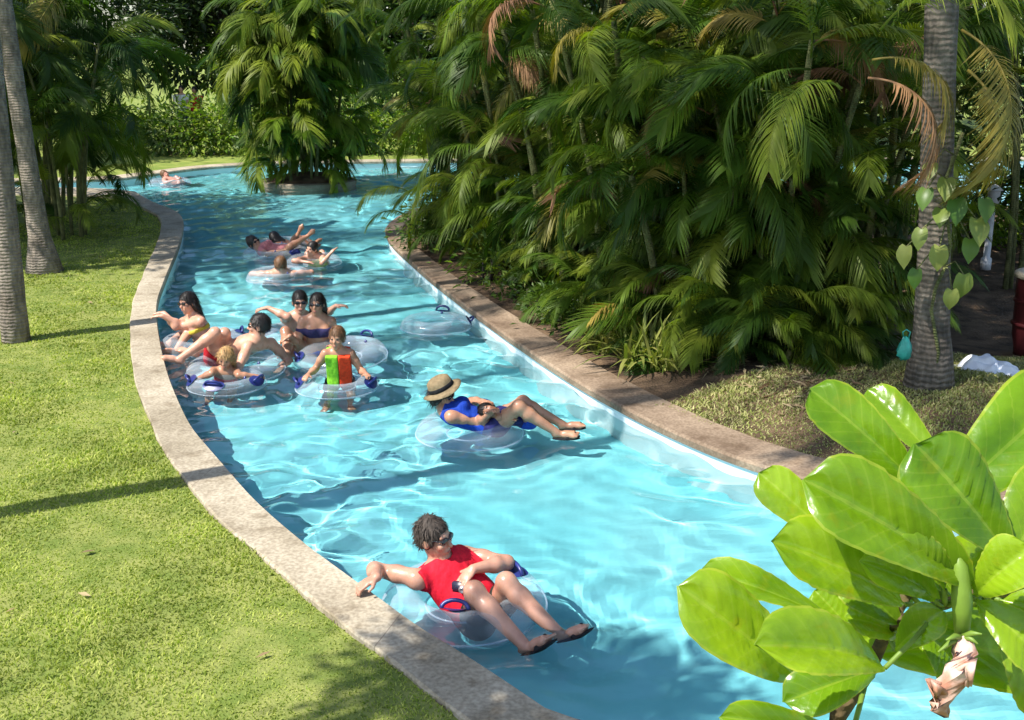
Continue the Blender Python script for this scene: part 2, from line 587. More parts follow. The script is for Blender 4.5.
g = grass('grass', lawn_poly, -8.5, 1.2, 4.0, 23.5, lambda y: 5200 if y < 6 else 5200 * (6 / y) ** 1.7, M['blade'], z_lawn)
tag(g, 'short mown yellow-green lawn grass along the left pool edge', 'grass', kind='stuff')
gp = np.array([P(x, y, .2)[:2] for x, y in ((655, 398), (720, 385), (800, 372), (900, 355), (1060, 365), (1060, 480), (930, 470), (860, 460), (800, 447), (730, 425))])
g = grass('dry_grass', gp, 1.0, 6.5, 6.5, 11, lambda y: 4200, M['dry_blade'], z_right, .028, 3)
tag(g, 'thin dry grass over the mound below the right-hand palm trunk', 'grass', kind='stuff')


# ------------------------------------------------------------------ palm fronds
def frond_mesh(name, L, droop, nl, leaf, mat, seed, vee=.55, spread=1.0, ragged=0.0, wide=.0100):
    """feather leaf: curved midrib with two rows of narrow leaflets; root at the origin, rising along +x/+z"""
    r = np.random.default_rng(seed)
    mb = MB()
    n = 14
    pts, ang = [np.zeros(3)], 0.0
    side_curve = r.uniform(-.25, .25)
    tz = r.uniform(.85, 1.15)
    step = L / n
    for i in range(n):
        t = (i + .5) / n
        a = (.5 - droop * t ** 1.35 * tz)
        pts.append(pts[-1] + step * np.array([math.cos(a), side_curve * t * .5, math.sin(a)]))
    pts = np.array(pts)
    mb.tube(pts, [.014 * (1 - .85 * i / n) + .002 for i in range(n + 1)], 5)
    V, F, c = [], [], 0
    for k in range(nl):
        t = .16 + .84 * (k + .5) / nl
        f = t * n; i = min(int(f), n - 1); u = f - i
        p = pts[i] * (1 - u) + pts[i + 1] * u
        T = nrm(pts[i + 1] - pts[i])
        S0 = nrm(np.cross(T, (0, 0, 1))); N0 = np.cross(S0, T)
        ll = leaf * (math.sin(math.pi * (.12 + .80 * t)) ** .7) * r.uniform(.85, 1.1)
        for s in (-1, 1):
            if r.random() < ragged: continue
            fw = .55 + .75 * t + r.uniform(-.15, .15)
            d = nrm(S0 * s * spread + T * fw + N0 * (vee * r.uniform(.5, 1.2)))
            wv = nrm(np.cross(d, N0 + S0 * s * .4)) * wide * r.uniform(.8, 1.2)
            sag = r.uniform(.45, 1.05)
            prev = None
            for j, q in enumerate((0, .33, .68, 1)):
                c0 = p + d * ll * q + np.array([0, 0, -sag * ll * q * q])
                ww = wv * (.55, 1, .75, .06)[j]
                V += [c0 - ww, c0 + ww]
                if j:
                    b = c + 2 * j
                    F.append([b - 2, b - 1, b + 1, b])
            c += 8
    mb.add(V, F)
    Vv, Ff = mb.arrays()
    return mesh_data(name, Vv, Ff, mat)


ARECA = [frond_mesh('areca_frond', l, d, 66, lf * .80, M['frond'], s, v) for l, d, lf, s, v in
         ((1.7, 1.7, .50, 1, .5), (1.9, 2.1, .52, 2, .4), (1.5, 2.4, .46, 3, .4), (2.1, 1.9, .55, 4, .3), (1.4, 1.4, .45, 5, .6), (1.8, 2.7, .5, 6, .3))]


def recol(me, mat):
    m2 = me.copy(); m2.materials.clear(); m2.materials.append(mat); return m2


ARECA_B = [recol(m, M['frond_bright']) for m in ARECA]
DENSE = [frond_mesh('areca_frond', l, d, 60, lf, M['frond'], s, v, wide=.016) for l, d, lf, s, v in ((1.7, 2.0, .52, 51, .4), (1.9, 2.6, .55, 52, .3), (1.5, 3.0, .5, 53, .3))]
DENSE_B = [recol(m, M['frond_bright']) for m in DENSE]
ARECA_Y = [recol(m, M['frond_yellow']) for m in ARECA[1:3]]
ARECA_D = [recol(m, M['frond_dead']) for m in (ARECA[2], ARECA[5])]
COCO = [frond_mesh('coco_frond', l, d, 46, .75, M['frond'], s, .25, 1.0, 0, .022) for l, d, s in ((3.6, 1.3, 21), (3.9, 1.8, 22), (3.5, 2.2, 23))]


def put_frond(parent, me, p, yaw, pitch, roll, s, name='frond'):
    """p relative to the parent; pitch lifts the leaf base"""
    o = link(name, me, parent, tuple(float(a) for a in p))
    o.rotation_euler = (Matrix.Rotation(yaw, 3, 'Z') @ Matrix.Rotation(-pitch, 3, 'Y') @ Matrix.Rotation(roll, 3, 'X')).to_euler()
    o.scale = (s, s, s)
    return o


def areca(base, label, n_stem, h, spread, bright=.3, per=6, low=8, lean=(0, 0), cat='palm', group=None, seed=0, yellow=.05, scale=1.0, name='areca_palm', lowh=.3, fset=0, lowmin=0):
    r = random.Random(seed)
    A0, A1 = (DENSE, DENSE_B) if fset else (ARECA, ARECA_B)
    root = thing(name, label, cat, base, group)
    for i in range(n_stem):
        a = 2 * math.pi * (i + r.random() * .7) / n_stem
        rr = spread * (.25 + .75 * r.random())
        b = np.array([math.cos(a) * rr * .55, math.sin(a) * rr * .55, -.15])
        hh = h * r.uniform(.45, 1.0)
        out = .18 + .22 * r.random()
        t = b + np.array([math.cos(a) * out * hh * .5 + lean[0] * hh, math.sin(a) * out * hh * .5 + lean[1] * hh, hh])
        pts = [b + (t - b) * u + np.array([math.cos(a), math.sin(a), 0]) * (-.12 * math.sin(math.pi * u)) * hh * .3 for u in np.linspace(0, 1, 7)]
        rad = r.uniform(.024, .038)
        MB().tube(pts, [rad * (1.25 - .4 * u) for u in np.linspace(0, 1, 7)], 7).build('stem', M['cane'], root)
        for k in range(per):
            yaw = a + 2 * math.pi * k / per * 1.0 + r.uniform(-.4, .4)
            u = r.random()
            if u < yellow * .45: me = r.choice(ARECA_D)
            elif u < yellow: me = r.choice(ARECA_Y)
            elif u < yellow + bright: me = r.choice(A1)
            else: me = r.choice(A0)
            put_frond(root, me, t + np.array([0, 0, -.25 * r.random()]), yaw, r.uniform(-.45, .8), r.uniform(-.7, .7), scale * r.uniform(.8, 1.15))
    for k in range(low):
        a = r.uniform(0, 2 * math.pi); rr = spread * r.uniform(.3, .9)
        me = r.choice(A1 if r.random() < bright + .1 else A0)
        put_frond(root, me, (math.cos(a) * rr, math.sin(a) * rr, h * lowmin + r.uniform(0, h * (lowh - lowmin))), a + r.uniform(-.6, .6), r.uniform(.0, .8), r.uniform(-.4, .4), scale * r.uniform(.6, .9))
    return root


def coconut(base, top, r0, r1, label, n=16, seed=0, flare=1.5, mat='bark', name='coconut_palm', crown=True, bow=.25, fs=1.0):
    r = random.Random(seed)
    base, top = np.asarray(base, float), np.asarray(top, float)
    root = thing(name, label, 'palm tree', base)
    d = top - base
    pts, rad = [], []
    N = 40
    for i in range(N + 1):
        u = i / N
        pts.append(d * u + np.array([nrm(d)[0], nrm(d)[1], 0]) * bow * (u * u - u) * 2)
        hz = u * np.linalg.norm(d)
        rad.append((r0 * (1 - u) + r1 * u) * (1 + (flare - 1) * math.exp(-hz / .28)) * (1 + .018 * math.sin(i * 2.4) + .012 * math.sin(i * 5.1)))
    pts[0] = pts[0] - np.array([0, 0, .2])
    MB().tube(pts, rad, 20).build('trunk', M[mat], root)
    if crown:
        for k in range(n):
            put_frond(root, COCO[k % 3], pts[-1], 2 * math.pi * k / n * 2.618 + r.uniform(-.2, .2), r.uniform(-.3, .9), r.uniform(-.3, .3), fs * r.uniform(.85, 1.1))
    return root


# ------------------------------------------------------------------ leafy trees and shrubs
def leaf_cloud(lobes, n, size, seed, droop=.2, aspect=.45):
    """many small folded leaves spread through uneven lobes"""
    r = np.random.default_rng(seed)
    V, per = [], []
    vol = np.array([l[1][0] * l[1][1] * l[1][2] for l in lobes]); vol = vol ** .75 / np.sum(vol ** .75)
    for (c, rad), f in zip(lobes, vol):
        m = int(n * f)
        # twigs: clumps inside the lobe, leaves round each twig end
        nc = max(4, m // 26)
        u = r.normal(size=(nc, 3)); u /= np.linalg.norm(u, axis=1)[:, None]
        q = r.uniform(.35, 1, nc) ** .45
        cc = np.array(c) + u * q[:, None] * np.array(rad)
        k = r.integers(0, nc, m)
        p = cc[k] + r.normal(size=(m, 3)) * np.array([size * 1.7, size * 1.7, size * 1.1])
        dirv = (p - cc[k]) + u[k] * size * .8 + r.normal(size=(m, 3)) * size * .7
        dirv[:, 2] -= droop * size
        dirv /= np.linalg.norm(dirv, axis=1)[:, None] + 1e-9
        up = np.array([0, 0, 1.]) + r.normal(size=(m, 3)) * .5
        sd = np.cross(dirv, up); sd /= np.linalg.norm(sd, axis=1)[:, None] + 1e-9
        nn = np.cross(sd, dirv)
        s = (size * r.uniform(.6, 1.3, m))[:, None]
        a = p; b = p + dirv * s * .5 + nn * s * .08; t = p + dirv * s - nn * s * .1
        w = sd * s * aspect * .5
        V.append(np.stack([a, b + w, t, b - w], 1).reshape(-1, 3))
    V = np.concatenate(V)
    F = np.arange(len(V)).reshape(-1, 4)
    return V, F


def shrub(base, label, lobes, n, size, mat, seed, name='shrub', cat='shrub', group=None, stems=5, aspect=.45, droop=.2):
    root = thing(name, label, cat, base, group)
    V, F = leaf_cloud(lobes, n, size, seed, droop, aspect)
    link('foliage', mesh_data('foliage', V, F, M[mat], False), root)
    r = random.Random(seed)
    mb = MB()
    for i in range(stems):
        c, rad = lobes[i % len(lobes)]
        b = np.array([r.uniform(-.1, .1), r.uniform(-.1, .1), -.1])
        t = np.array(c) + np.array([r.uniform(-.5, .5) * rad[0], r.uniform(-.5, .5) * rad[1], rad[2] * .3])
        mb.tube([b, b * .4 + t * .6 + np.array([0, 0, .05]), t], [.018, .012, .006], 6)
    mb.build('stem', M['bark_dark'], root)
    return root


def tree(base, label, h, crown_r, n, size, mat, seed, group=None, low=.25, trunk_r=.16, name='shade_tree'):
    r = random.Random(seed)
    root = thing(name, label, 'tree', base, group)
    lobes = []
    for i in range(9):
        a = r.uniform(0, 6.28); q = crown_r * (r.random() ** .6) * .75
        z = h * (low + (1 - low) * (.12 + .78 * (i + .5) / 9))
        rr = crown_r * r.uniform(.38, .62)
        lobes.append(((math.cos(a) * q, math.sin(a) * q, z), (rr, rr, rr * r.uniform(.6, .85))))
    V, F = leaf_cloud(lobes, n, size, seed, .3)
    link('crown', mesh_data('crown', V, F, M[mat], False), root)
    mb = MB()
    top = np.array([r.uniform(-.3, .3), r.uniform(-.3, .3), h * .6])
    mb.tube([(0, 0, -.2), top * .4 + np.array([.05, .03, 0]), top], [trunk_r * 1.3, trunk_r, trunk_r * .5], 10)
    for c, rad in lobes:
        s = top * r.uniform(.45, .9)
        mb.tube([s, (s + np.array(c)) / 2 + np.array([0, 0, .1]), c], [trunk_r * .4, trunk_r * .22, .02], 6)
    mb.build('trunk', M['bark_dark'], root)
    return root


# ------------------------------------------------------------------ plants
def g3(px, py, z=ZL):
    return P(px, py, z)


# left pair of trunks
b = g3(16, 341)
coconut(b, (b[0] + .10, b[1] + .3, 8.2), .13, .11, 'grey ringed coconut palm trunk nearest the lens at the left edge of the lawn', 12, 1, 1.12, bow=.06)
b = g3(45, 272)
coconut(b, (b[0] - .55, b[1] + .4, 9.6), .118, .105, 'coconut palm trunk with a flared foot, the farther of the two on the lawn', 15, 2, 2.5, bow=.1)
# palm outside the picture to the left, and an added tree: shadow casters
coconut((-5.45, 5.45, ZL), (-2.3, 6.6, 9.5), .115, .075, 'tall coconut palm on the lawn left of the picture, trunk shadow across the grass', 17, 3, 1.3, fs=.95, bow=0)
tree((-3.55, 2.5, ZL), 'small leafy tree added unseen left of the picture, shaped to shadow the kerb', 6.0, .5, 4200, .11, 'leaf_mid', 77, low=.89, trunk_r=.06)  # added out of view, crown sized and placed for the shadow on the kerb
# right trunk
b = np.array([*TRUNK_R, .42])
coconut(b, (b[0] - .55, b[1] + .1, 8.5), .125, .11, 'stout grey palm trunk with a flared foot on the grassy mound at right', 14, 5, 1.75, bow=.0, mat='bark_mid')

# palms of the right bank
AR = 'areca palms massed on the right bank'
SPEC = [
    # px, py(foot), stems, height, spread, bright, low, label
    (455, 232, 9, 4.6, 1.0, .45, 10, 'arching areca palm clump hanging over the far bend of the bank'),
    (520, 262, 9, 5.2, .9, .40, 8, 'areca palm clump behind the yellow-green plant near the bend'),
    (575, 296, 9, 4.9, .8, .45, 8, 'areca palm clump with yellowing hanging fronds in mid bank'),
    (640, 325, 9, 4.6, .8, .35, 10, 'areca palm clump with bare green canes left of the pale sunlit frond'),
    (700, 345, 8, 4.4, .75, .35, 12, 'areca palm clump above the dry grass with one sunlit fan of fronds low down'),
    (770, 352, 8, 4.6, .75, .3, 12, 'areca palm clump rising behind the grassy mound'),
    (842, 350, 8, 4.4, .7, .35, 10, 'areca palm clump with a dead reddish frond, next to the stout trunk'),
    (560, 246, 8, 6.0, 1.0, .4, 3, 'tall areca palm clump behind the bank, over the far bend'),
    (660, 275, 8, 6.2, 1.0, .35, 3, 'tall areca palm clump at the back of the middle of the bank'),
    (765, 292, 8, 6.2, 1.0, .3, 3, 'tall areca palm clump at the back, above the grassy mound'),
    (880, 300, 8, 6.0, .9, .35, 3, 'tall areca palm clump at the back, behind the stout trunk'),
]
for i, (px, py, ns, h, sp, br, low, lab) in enumerate(SPEC):
    p = g3(px, py)
    last_ = areca((p[0], p[1], p[2] - .02), lab, ns, h * (.8 if py > 320 else .9), sp, br + .12, 8, 98 - ns * 8, (-.04, -.05), group=AR, seed=30 + i, yellow=.13, scale=.64, lowh=.75)
    if i == 6: by_trunk = last_
YG = 'young areca palms at the front of the right bank'
for k, (px, py, sc, lab) in enumerate(((500, 262, .7, 'young areca palm between the bend shrub and the bare canes'), (556, 292, .7, 'young areca palm above the low ground plants'), (612, 322, .75, 'young areca palm right behind the strap-leaved plants'),
        (668, 352, .75, 'young areca palm at the left end of the dry grass'), (722, 366, .8, 'young areca palm in the shade above the middle of the dry grass'), (780, 372, .8, 'young areca palm at the top of the grassy mound'), (838, 366, .75, 'young areca palm at the left of the teal bag'), (690, 330, .9, 'young areca palm with sunlit fans behind the first row'), (590, 285, .9, 'young areca palm in the second row behind the ground plants'), (470, 240, .8, 'young areca palm just behind the bend shrub'))):
    p = g3(px, py)
    areca((p[0], p[1], z_right(p[0], p[1])), lab, 3, .55, .3, .4, 7, 22, (-.1, -.1), group=YG, seed=300 + k, yellow=.04, scale=sc * .72, lowh=1.2)
MG = 'half-grown areca palms in the right bank'
for k, (px, py, lab) in enumerate(((488, 250, 'half-grown areca palm behind the yellow-green leafy plant'), (540, 274, 'half-grown areca palm filling between the bare canes left of centre'), (598, 296, 'half-grown areca palm behind the young palm over the ground plants'), (655, 318, 'half-grown areca palm behind the largest strap-leaved plant'),
        (718, 340, 'half-grown areca palm with drooping fans behind the shaded front row'), (790, 350, 'half-grown areca palm above the top of the mound'))):
    p = g3(px, py)
    areca((p[0], p[1], z_right(p[0], p[1])), lab, 5, 1.9, .5, .4, 8, 40, (-.1, -.12), group=MG, seed=400 + k, yellow=.08, scale=.66, lowh=.8)
p = g3(1015, 290)
areca(p, 'areca palm clump right of the stout trunk, at the picture edge', 5, 5.0, .6, .4, 6, 0, (-.02, 0), group=AR, seed=61, yellow=.12)
# a few fronds the photograph singles out, on the clump by the trunk
def hang(px, py, dy, me, yaw, pitch, s_):
    q = at(px, py, TRUNK_R[1] + dy) - np.array(by_trunk.location)
    put_frond(by_trunk, me, q, yaw, pitch, 0, s_)
hang(868, 78, -.35, ARECA_D[1], -.6, -.55, .62); hang(872, 60, -.3, ARECA_Y[1], -.5, -.3, .6); hang(842, 88, -.3, ARECA_B[3], -2.4, -.2, .62)
hang(962, 30, -.25, ARECA_Y[0], -1.1, -.9, .7); hang(968, 70, -.2, ARECA_Y[1], -.9, -1.1, .75); hang(880, 30, -.4, ARECA_B[1], -1.0, .3, .7); hang(975, 15, -.3, ARECA_B[0], -.4, .1, .7)
# island clump
for dx, dy, lab, sd in ((-.38, .1, 'areca palm on the left side of the round island, sweeping over the water', 80), (.42, .15, 'areca palm on the right side of the round island', 81), (.0, -.42, 'areca palm at the front of the round island, fronds down to the kerb', 82)):
    areca((IC[0] + dx, IC[1] + dy, .25), lab, 5, 4.2, .75, .6, 7, 64, (0, 0), seed=sd, yellow=.02, scale=.88, lowh=.85, group='areca palms on the island', fset=1, lowmin=.01)
tree((-12.2, 13.9, ZL), 'big dark tree added unseen left of the picture to shade the left bank palms', 10, 3.6, 15000, .22, 'leaf_dark', 8, low=.3)  # unseen tree added to block the sun from the left bank plants
# left bank: palms in the shade of the added dark tree
p = g3(72, 236)
areca(p, 'areca palm clump with sunlit drooping fronds behind the two left trunks', 8, 3.2, .8, .45, 6, 12, (.03, -.02), seed=90, yellow=.03, scale=.8)
p = g3(40, 228)
areca(p, 'areca palm clump in deep shade at the left edge behind the trunks', 8, 4.0, .9, .15, 6, 8, (0, 0), seed=91, yellow=.03)
p = g3(55, 214)
areca(p, 'dark areca palm clump overhanging the left inlet of the river', 7, 3.6, .7, .15, 6, 8, (.05, 0), seed=92, yellow=.03, scale=.8)
p = P(75, 196, ZL)
tree((-14.0, 35.2, ZL), 'dark dense shade tree across the inlet behind the left palms', 9, 3.4, 15000, .22, 'leaf_dark', 5, low=.12)
p = g3(20, 205)
tree((-11.2, 20.2, ZL), 'dark shade tree at the far left edge behind the trunks', 6.5, 2.9, 13000, .16, 'leaf_dark', 6, low=.1)
tree((-15.2, 27.6, ZL), 'tall dark tree behind the left inlet', 8, 2.6, 9000, .26, 'leaf_dark', 9, low=.08)
# low plants along the right kerb
p = g3(438, 250)
shrub(p, 'low dark green shrub right behind the kerb at the bend', [((0, 0, .3), (.5, .45, .3)), ((.35, .3, .35), (.45, .45, .35)), ((.1, .7, .35), (.5, .5, .4))], 2600, .09, 'leaf_mid', 11, group=None)
p = g3(490, 282)
shrub(p, 'small yellow-green leafy plant between the bend shrub and the palm canes', [((0, 0, .22), (.22, .2, .24)), ((.25, .05, .2), (.2, .2, .2))], 420, .13, 'leaf_light', 12, aspect=.3)
for k, (px, py) in enumerate(((548, 315), (580, 330), (520, 300))):
    p = g3(px, py)
    shrub(p, ('low green ground plant under the palms in the middle of the bank', 'low green ground plant just left of the strappy yellow-green plants', 'low green ground plant nearest the small yellow-green leafy plant')[k],
          [((0, 0, .12), (.35, .3, .13)), ((.3, .2, .14), (.35, .3, .15))], 750, .08, 'leaf_mid', 13 + k, name='ground_plant', cat='plant')


def strappy(base, label, n, L, mat, seed, name='strap_leaf_plant', cat='plant', group=None, up=1.0):
    r = np.random.default_rng(seed)
    root = thing(name, label, cat, base, group)
    V, F = [], []
    for k in range(n):
        a = r.uniform(0, 6.28); l = L * r.uniform(.6, 1.15); w = .014 * r.uniform(.8, 1.4)
        o = np.array([r.uniform(-.16, .16), r.uniform(-.16, .16), 0]); el = r.uniform(.6, 1.4) * up
        d = np.array([math.cos(a) * math.cos(el), math.sin(a) * math.cos(el), math.sin(el)]); s = np.array([-math.sin(a), math.cos(a), 0]) * w
        c = len(V)
        for j, q in enumerate((0, .25, .5, .75, 1)):
            c0 = o + d * l * q + np.array([0, 0, -.55 * l * q ** 2.2 * math.cos(el) ** .5]); ww = s * (.8, 1, .95, .7, .08)[j]
            V += [c0 - ww, c0 + ww]
            if j: F.append([c + 2 * j - 2, c + 2 * j - 1, c + 2 * j + 1, c + 2 * j])
    link('leaves', mesh_data('leaves', V, F, M[mat], True), root)
    return root


for k, (px, py, L) in enumerate(((610, 352, .75), (640, 368, .8), (665, 372, .6))):
    p = g3(px, py)
    strappy((p[0], p[1], z_right(p[0], p[1])), ('bright strap-leaved plant sprawling towards the kerb', 'largest bright strap-leaved plant under the canes', 'strap-leaved plant nearest the dry grass')[k], 90, L, 'strap', 40 + k)
# fallen dry leaves and litter on the soil
V, F = [], []
r = np.random.default_rng(9)
for k in range(900):
    t = r.uniform(0, 1); px = 440 + 420 * t; py = 262 + 190 * t - r.uniform(4, 62) * (.4 + t)
    p = P(px, py, .2)
    z = z_right(p[0], p[1]) + .008
    if not inside_poly(np.array([p[:2]]), right_poly)[0]: continue
    a = r.uniform(0, 6.28); l = r.uniform(.03, .09) * (2.2 if r.random() < .12 else 1); w = r.uniform(.006, .018)
    d = np.array([math.cos(a), math.sin(a), r.uniform(0, .3)]) * l; s = np.array([-math.sin(a), math.cos(a), r.uniform(-.4, .4)]) * w
    c = len(V); q = np.array([p[0], p[1], z])
    V += [q - d - s * .3, q - s + [0, 0, .01], q + d, q + s + [0, 0, .008]]; F.append([c, c + 1, c + 2, c + 3])
M['litter'] = leaf_mat('leaf_litter', (.16, .09, .05), (.42, .33, .2), .1, .8, 'island', .1)
tag(link('leaf_litter', mesh_data('leaf_litter', V, F, M['litter'], False)), 'dry fallen leaves scattered on the bare soil behind the right kerb', 'fallen leaves', kind='stuff')

V, F = [], []
for k in range(60):
    q = np.array([r.uniform(-6.5, 0), r.uniform(4.4, 16), 0])
    if not inside_poly(q[None, :2], lawn_poly)[0]: continue
    q[2] = z_lawn(q[0], q[1]) + .022
    a = r.uniform(0, 6.28); l = r.uniform(.02, .05); w = l * r.uniform(.25, .45)
    d = np.array([math.cos(a), math.sin(a), r.uniform(-.1, .25)]) * l; s_ = np.array([-math.sin(a), math.cos(a), r.uniform(-.3, .3)]) * w
    c = len(V)
    V += [q - d, q - s_ + [0, 0, .006], q + d, q + s_ + [0, 0, .004]]; F.append([c, c + 1, c + 2, c + 3])
tag(link('leaf_litter', mesh_data('leaf_litter', V, F, M['litter'], False)), 'a few dry leaves lying scattered on the mown lawn', 'fallen leaves', kind='stuff')

# far bank: hedge plants and trees
HG = 'hedge shrubs on the far bank'
r = random.Random(3)
FL = ['first', 'second', 'third', 'fourth', 'fifth', 'sixth', 'seventh', 'eighth', 'ninth', 'tenth']
for k in range(9):
    x = -11.2 + 1.45 * k + r.uniform(-.2, .2)
    hh = .75 + .45 * r.random()
    where = 'left of the island clump' if x < -6 else 'behind the island clump' if x < -3 else 'right of the island clump'
    shrub((x, 31.6 + r.uniform(0, .7), ZL), f'leafy hedge shrub {where} on the far bank, {FL[k]} from left', [((-.3, 0, hh * .5), (.6, .5, hh * .5)), ((.4, .1, hh * .55), (.6, .5, hh * .6)), ((0, .3, hh * .8), (.6, .5, hh * .55))],
          1300, .2, 'leaf_light' if k % 3 != 1 else 'leaf_mid', 60 + k, name='hedge_shrub', group=HG, aspect=.4)
BG = 'trees beyond the far bank'
TR = [(-19, 38.5, 9, 3.4, 'leaf_dark'), (-10.2, 40, 9.5, 3.2, 'leaf_dark'), (-7.0, 38.5, 9, 2.8, 'leaf_mid'), (-3.0, 36, 8.5, 3.0, 'leaf_mid'), (.5, 35, 9, 3.2, 'leaf_dark'), (4.0, 36, 9, 3.4, 'leaf_mid'),
      (8.5, 34, 9, 3.4, 'leaf_dark'), (-12.5, 50, 11, 4.5, 'leaf_dark'), (-5, 52, 12, 5, 'leaf_dark'), (3, 50, 11, 5, 'leaf_dark'), (13, 44, 11, 5, 'leaf_dark'), (-22, 45, 11, 5, 'leaf_dark')]
TL = ['dark tree at the far left beyond the inlet', 'dark tree behind the hedge left of the far gap', 'pale green tree just left of the island crown, beyond the hedge', 'leafy tree behind the island clump', 'dark tree between the island and the right palms',
      'leafy tree seen behind the arching right palms', 'dark tree behind the middle of the right palms', 'distant dark tree in the gap left of the island', 'distant tall dark tree behind the island', 'distant dark tree right of the island', 'distant dark tree far back at the right', 'distant dark tree far back at the left edge']
for k, (x, y, h, cr, m) in enumerate(TR):
    tree((x, y, ZL), TL[k], h, cr, 8500, .34, m, 100 + k, BG, low=.04 if k not in (1, 7) else .2, trunk_r=.2)
# trees behind the right palms
for k, (x, y, h, m) in enumerate(((4.2, 15.5, 7.5, 'leaf_dark'), (7.8, 15, 7.5, 'leaf_dark'), (10.5, 18, 7, 'leaf_mid'), (1.8, 18.2, 7, 'leaf_dark'))):
    tree((x, y, ZL), ('dark tree at the back of the right bank behind the middle palms', 'dark tree at the back of the right bank behind the stout trunk', 'leafy tree at the back right corner beyond the post', 'dark tree at the back of the right bank near the bend')[k], h, 2.4, 6000, .2, m, 140 + k, low=.06)
# sunlit hedge at the right edge
p = P(1015, 235, .3)
for k, (dx, dy) in enumerate(((-.7, 0), (.55, .3), (1.6, .1))):
    shrub((p[0] + dx, p[1] + dy, ZL), ('sunlit yellow-green shrub behind the white post', 'sunlit yellow-green shrub at the right edge above the red bin', 'sunlit yellow-green shrub farthest right')[k],
          [((0, 0, .4), (.7, .5, .45)), ((.2, .2, .8), (.6, .5, .45))], 1500, .15, 'leaf_light', 160 + k)


# climber with big heart-shaped leaves on the right trunk
def heart_leaf(L, fold=.25):
    V, F = [], []
    for j in range(9):
        t = j / 8
        w = L * .42 * (math.sin(math.pi * min(1, (t * .93 + .12))) ** .75) * (1 - .25 * t)
        for s in (-1, -.5, 0, .5, 1):
            V.append((L * t - abs(s) * L * .10 * (t < .2), s * w, abs(s) * w * fold - .35 * L * t * t))
    for j in range(8):
        for i in range(4):
            a = j * 5 + i
            F.append([a, a + 1, a + 6, a + 5])
    return V, F


pt = np.array([*TRUNK_R, .4])
root = thing('climbing_vine', 'climbing vine with big pale heart-shaped leaves hanging from the stout right trunk', 'vine', pt)
mb = MB()
tocam = nrm(CAM[:2] - TRUNK_R); rt = np.array([-tocam[1], tocam[0]]) * -1
# rt points to the right in the picture
if rt[0] < 0: rt = -rt
LV = [(905, 262, .17, -1.2), (938, 262, .19, -1.35), (962, 290, .2, -1.5), (955, 215, .2, -.9), (975, 235, .21, -.8), (940, 225, .17, -.5), (920, 245, .16, -1.0), (968, 255, .18, -1.1), (925, 205, .17, -.8), (945, 195, .18, -.7), (915, 285, .15, -1.2), (950, 305, .16, -1.4), (982, 215, .18, -.9), (930, 180, .15, -.6)]
stem_pts = [np.array([.17 * tocam[0], .17 * tocam[1], z]) + np.array([.05 * math.sin(z * 7), 0, 0]) for z in np.linspace(.1, 2.0, 12)]
mb.tube(stem_pts, .014, 6)
leafs = []
for k, (px, py, L, pit) in enumerate(LV):
    q = at(px, py, TRUNK_R[1] - .28) - pt
    q[2] += .12
    s0 = stem_pts[min(11, max(2, int((q[2] - .1) / 1.9 * 11) + 1))]
    mb.tube([s0, (s0 + q) / 2 + np.array([0, 0, .08]), q], [.008, .006, .005], 5)
    leafs.append((q, L, pit, px))
mb.build('stem', M['cane'], root)
M['vine_leaf'] = leaf_mat('vine_leaf', (.08, .17, .025), (.32, .34, .09), .35, .4)
for q, L, pit, px in leafs:
    V, F = heart_leaf(L)
    o = link('leaf', mesh_data('leaf', V, F, M['vine_leaf']), root, tuple(q))
    o.rotation_euler = (Matrix.Rotation(math.atan2(tocam[1], tocam[0]) + (px - 940) * .012, 3, 'Z') @ Matrix.Rotation(-pit, 3, 'Y')).to_euler()

# things by the right trunk
p = at(905, 348, TRUNK_R[1] - .22)
root = thing('plastic_bag', 'small teal plastic bag lying against the foot of the stout right trunk', 'bag', p)
mb = MB().lathe([(.012, .09), (.03, .075), (.05, .03), (.058, -.02), (.05, -.07), (.03, -.09), (.01, -.095)], (0, 0, 0), 14, 1, .55)
V, F = mb.arrays(); V += np.random.default_rng(2).normal(size=V.shape) * .006
M['teal'] = plain('teal_plastic', (.03, .33, .27), .35, .6)
link('bag_body', mesh_data('bag_body', V, F, M['teal']), root)
MB().tube([(-.02, 0, .085), (-.03, 0, .13), (0, .01, .15), (.03, 0, .13), (.02, 0, .085)], .006, 6).build('bag_handle', M['teal'], root)
# white towel heap
p = P(990, 362, .42)
n, V, F = 28, [], []
r = np.random.default_rng(6)
for i in range(n):
    for j in range(n):
        u, v = i / (n - 1) * 2 - 1, j / (n - 1) * 2 - 1
        e = max(0, 1 - (u * u + v * v) ** 1.2)
        hgt = .10 * e ** .6 * (1 + .22 * math.sin(u * 9 + v * 4) * math.sin(v * 6 - u * 3)) * (1.25 if u < 0 else .8)
        V.append((u * .26 + .02 * math.sin(v * 9), v * .2 + .02 * math.sin(u * 8), hgt - .01))
for i in range(n - 1):
    for j in range(n - 1):
        F.append([i * n + j, (i + 1) * n + j, (i + 1) * n + j + 1, i * n + j + 1])
M['towel'] = rough_mat('towel_cloth', (.68, .70, .76), (.82, .83, .86), 12, .95, .5, 90, .01)
o = link('towel', mesh_data('towel', V, F, M['towel']), None, (p[0], p[1], z_right(p[0], p[1])))
tag(o, 'crumpled white towel heaped on the ground right of the stout trunk', 'towel')
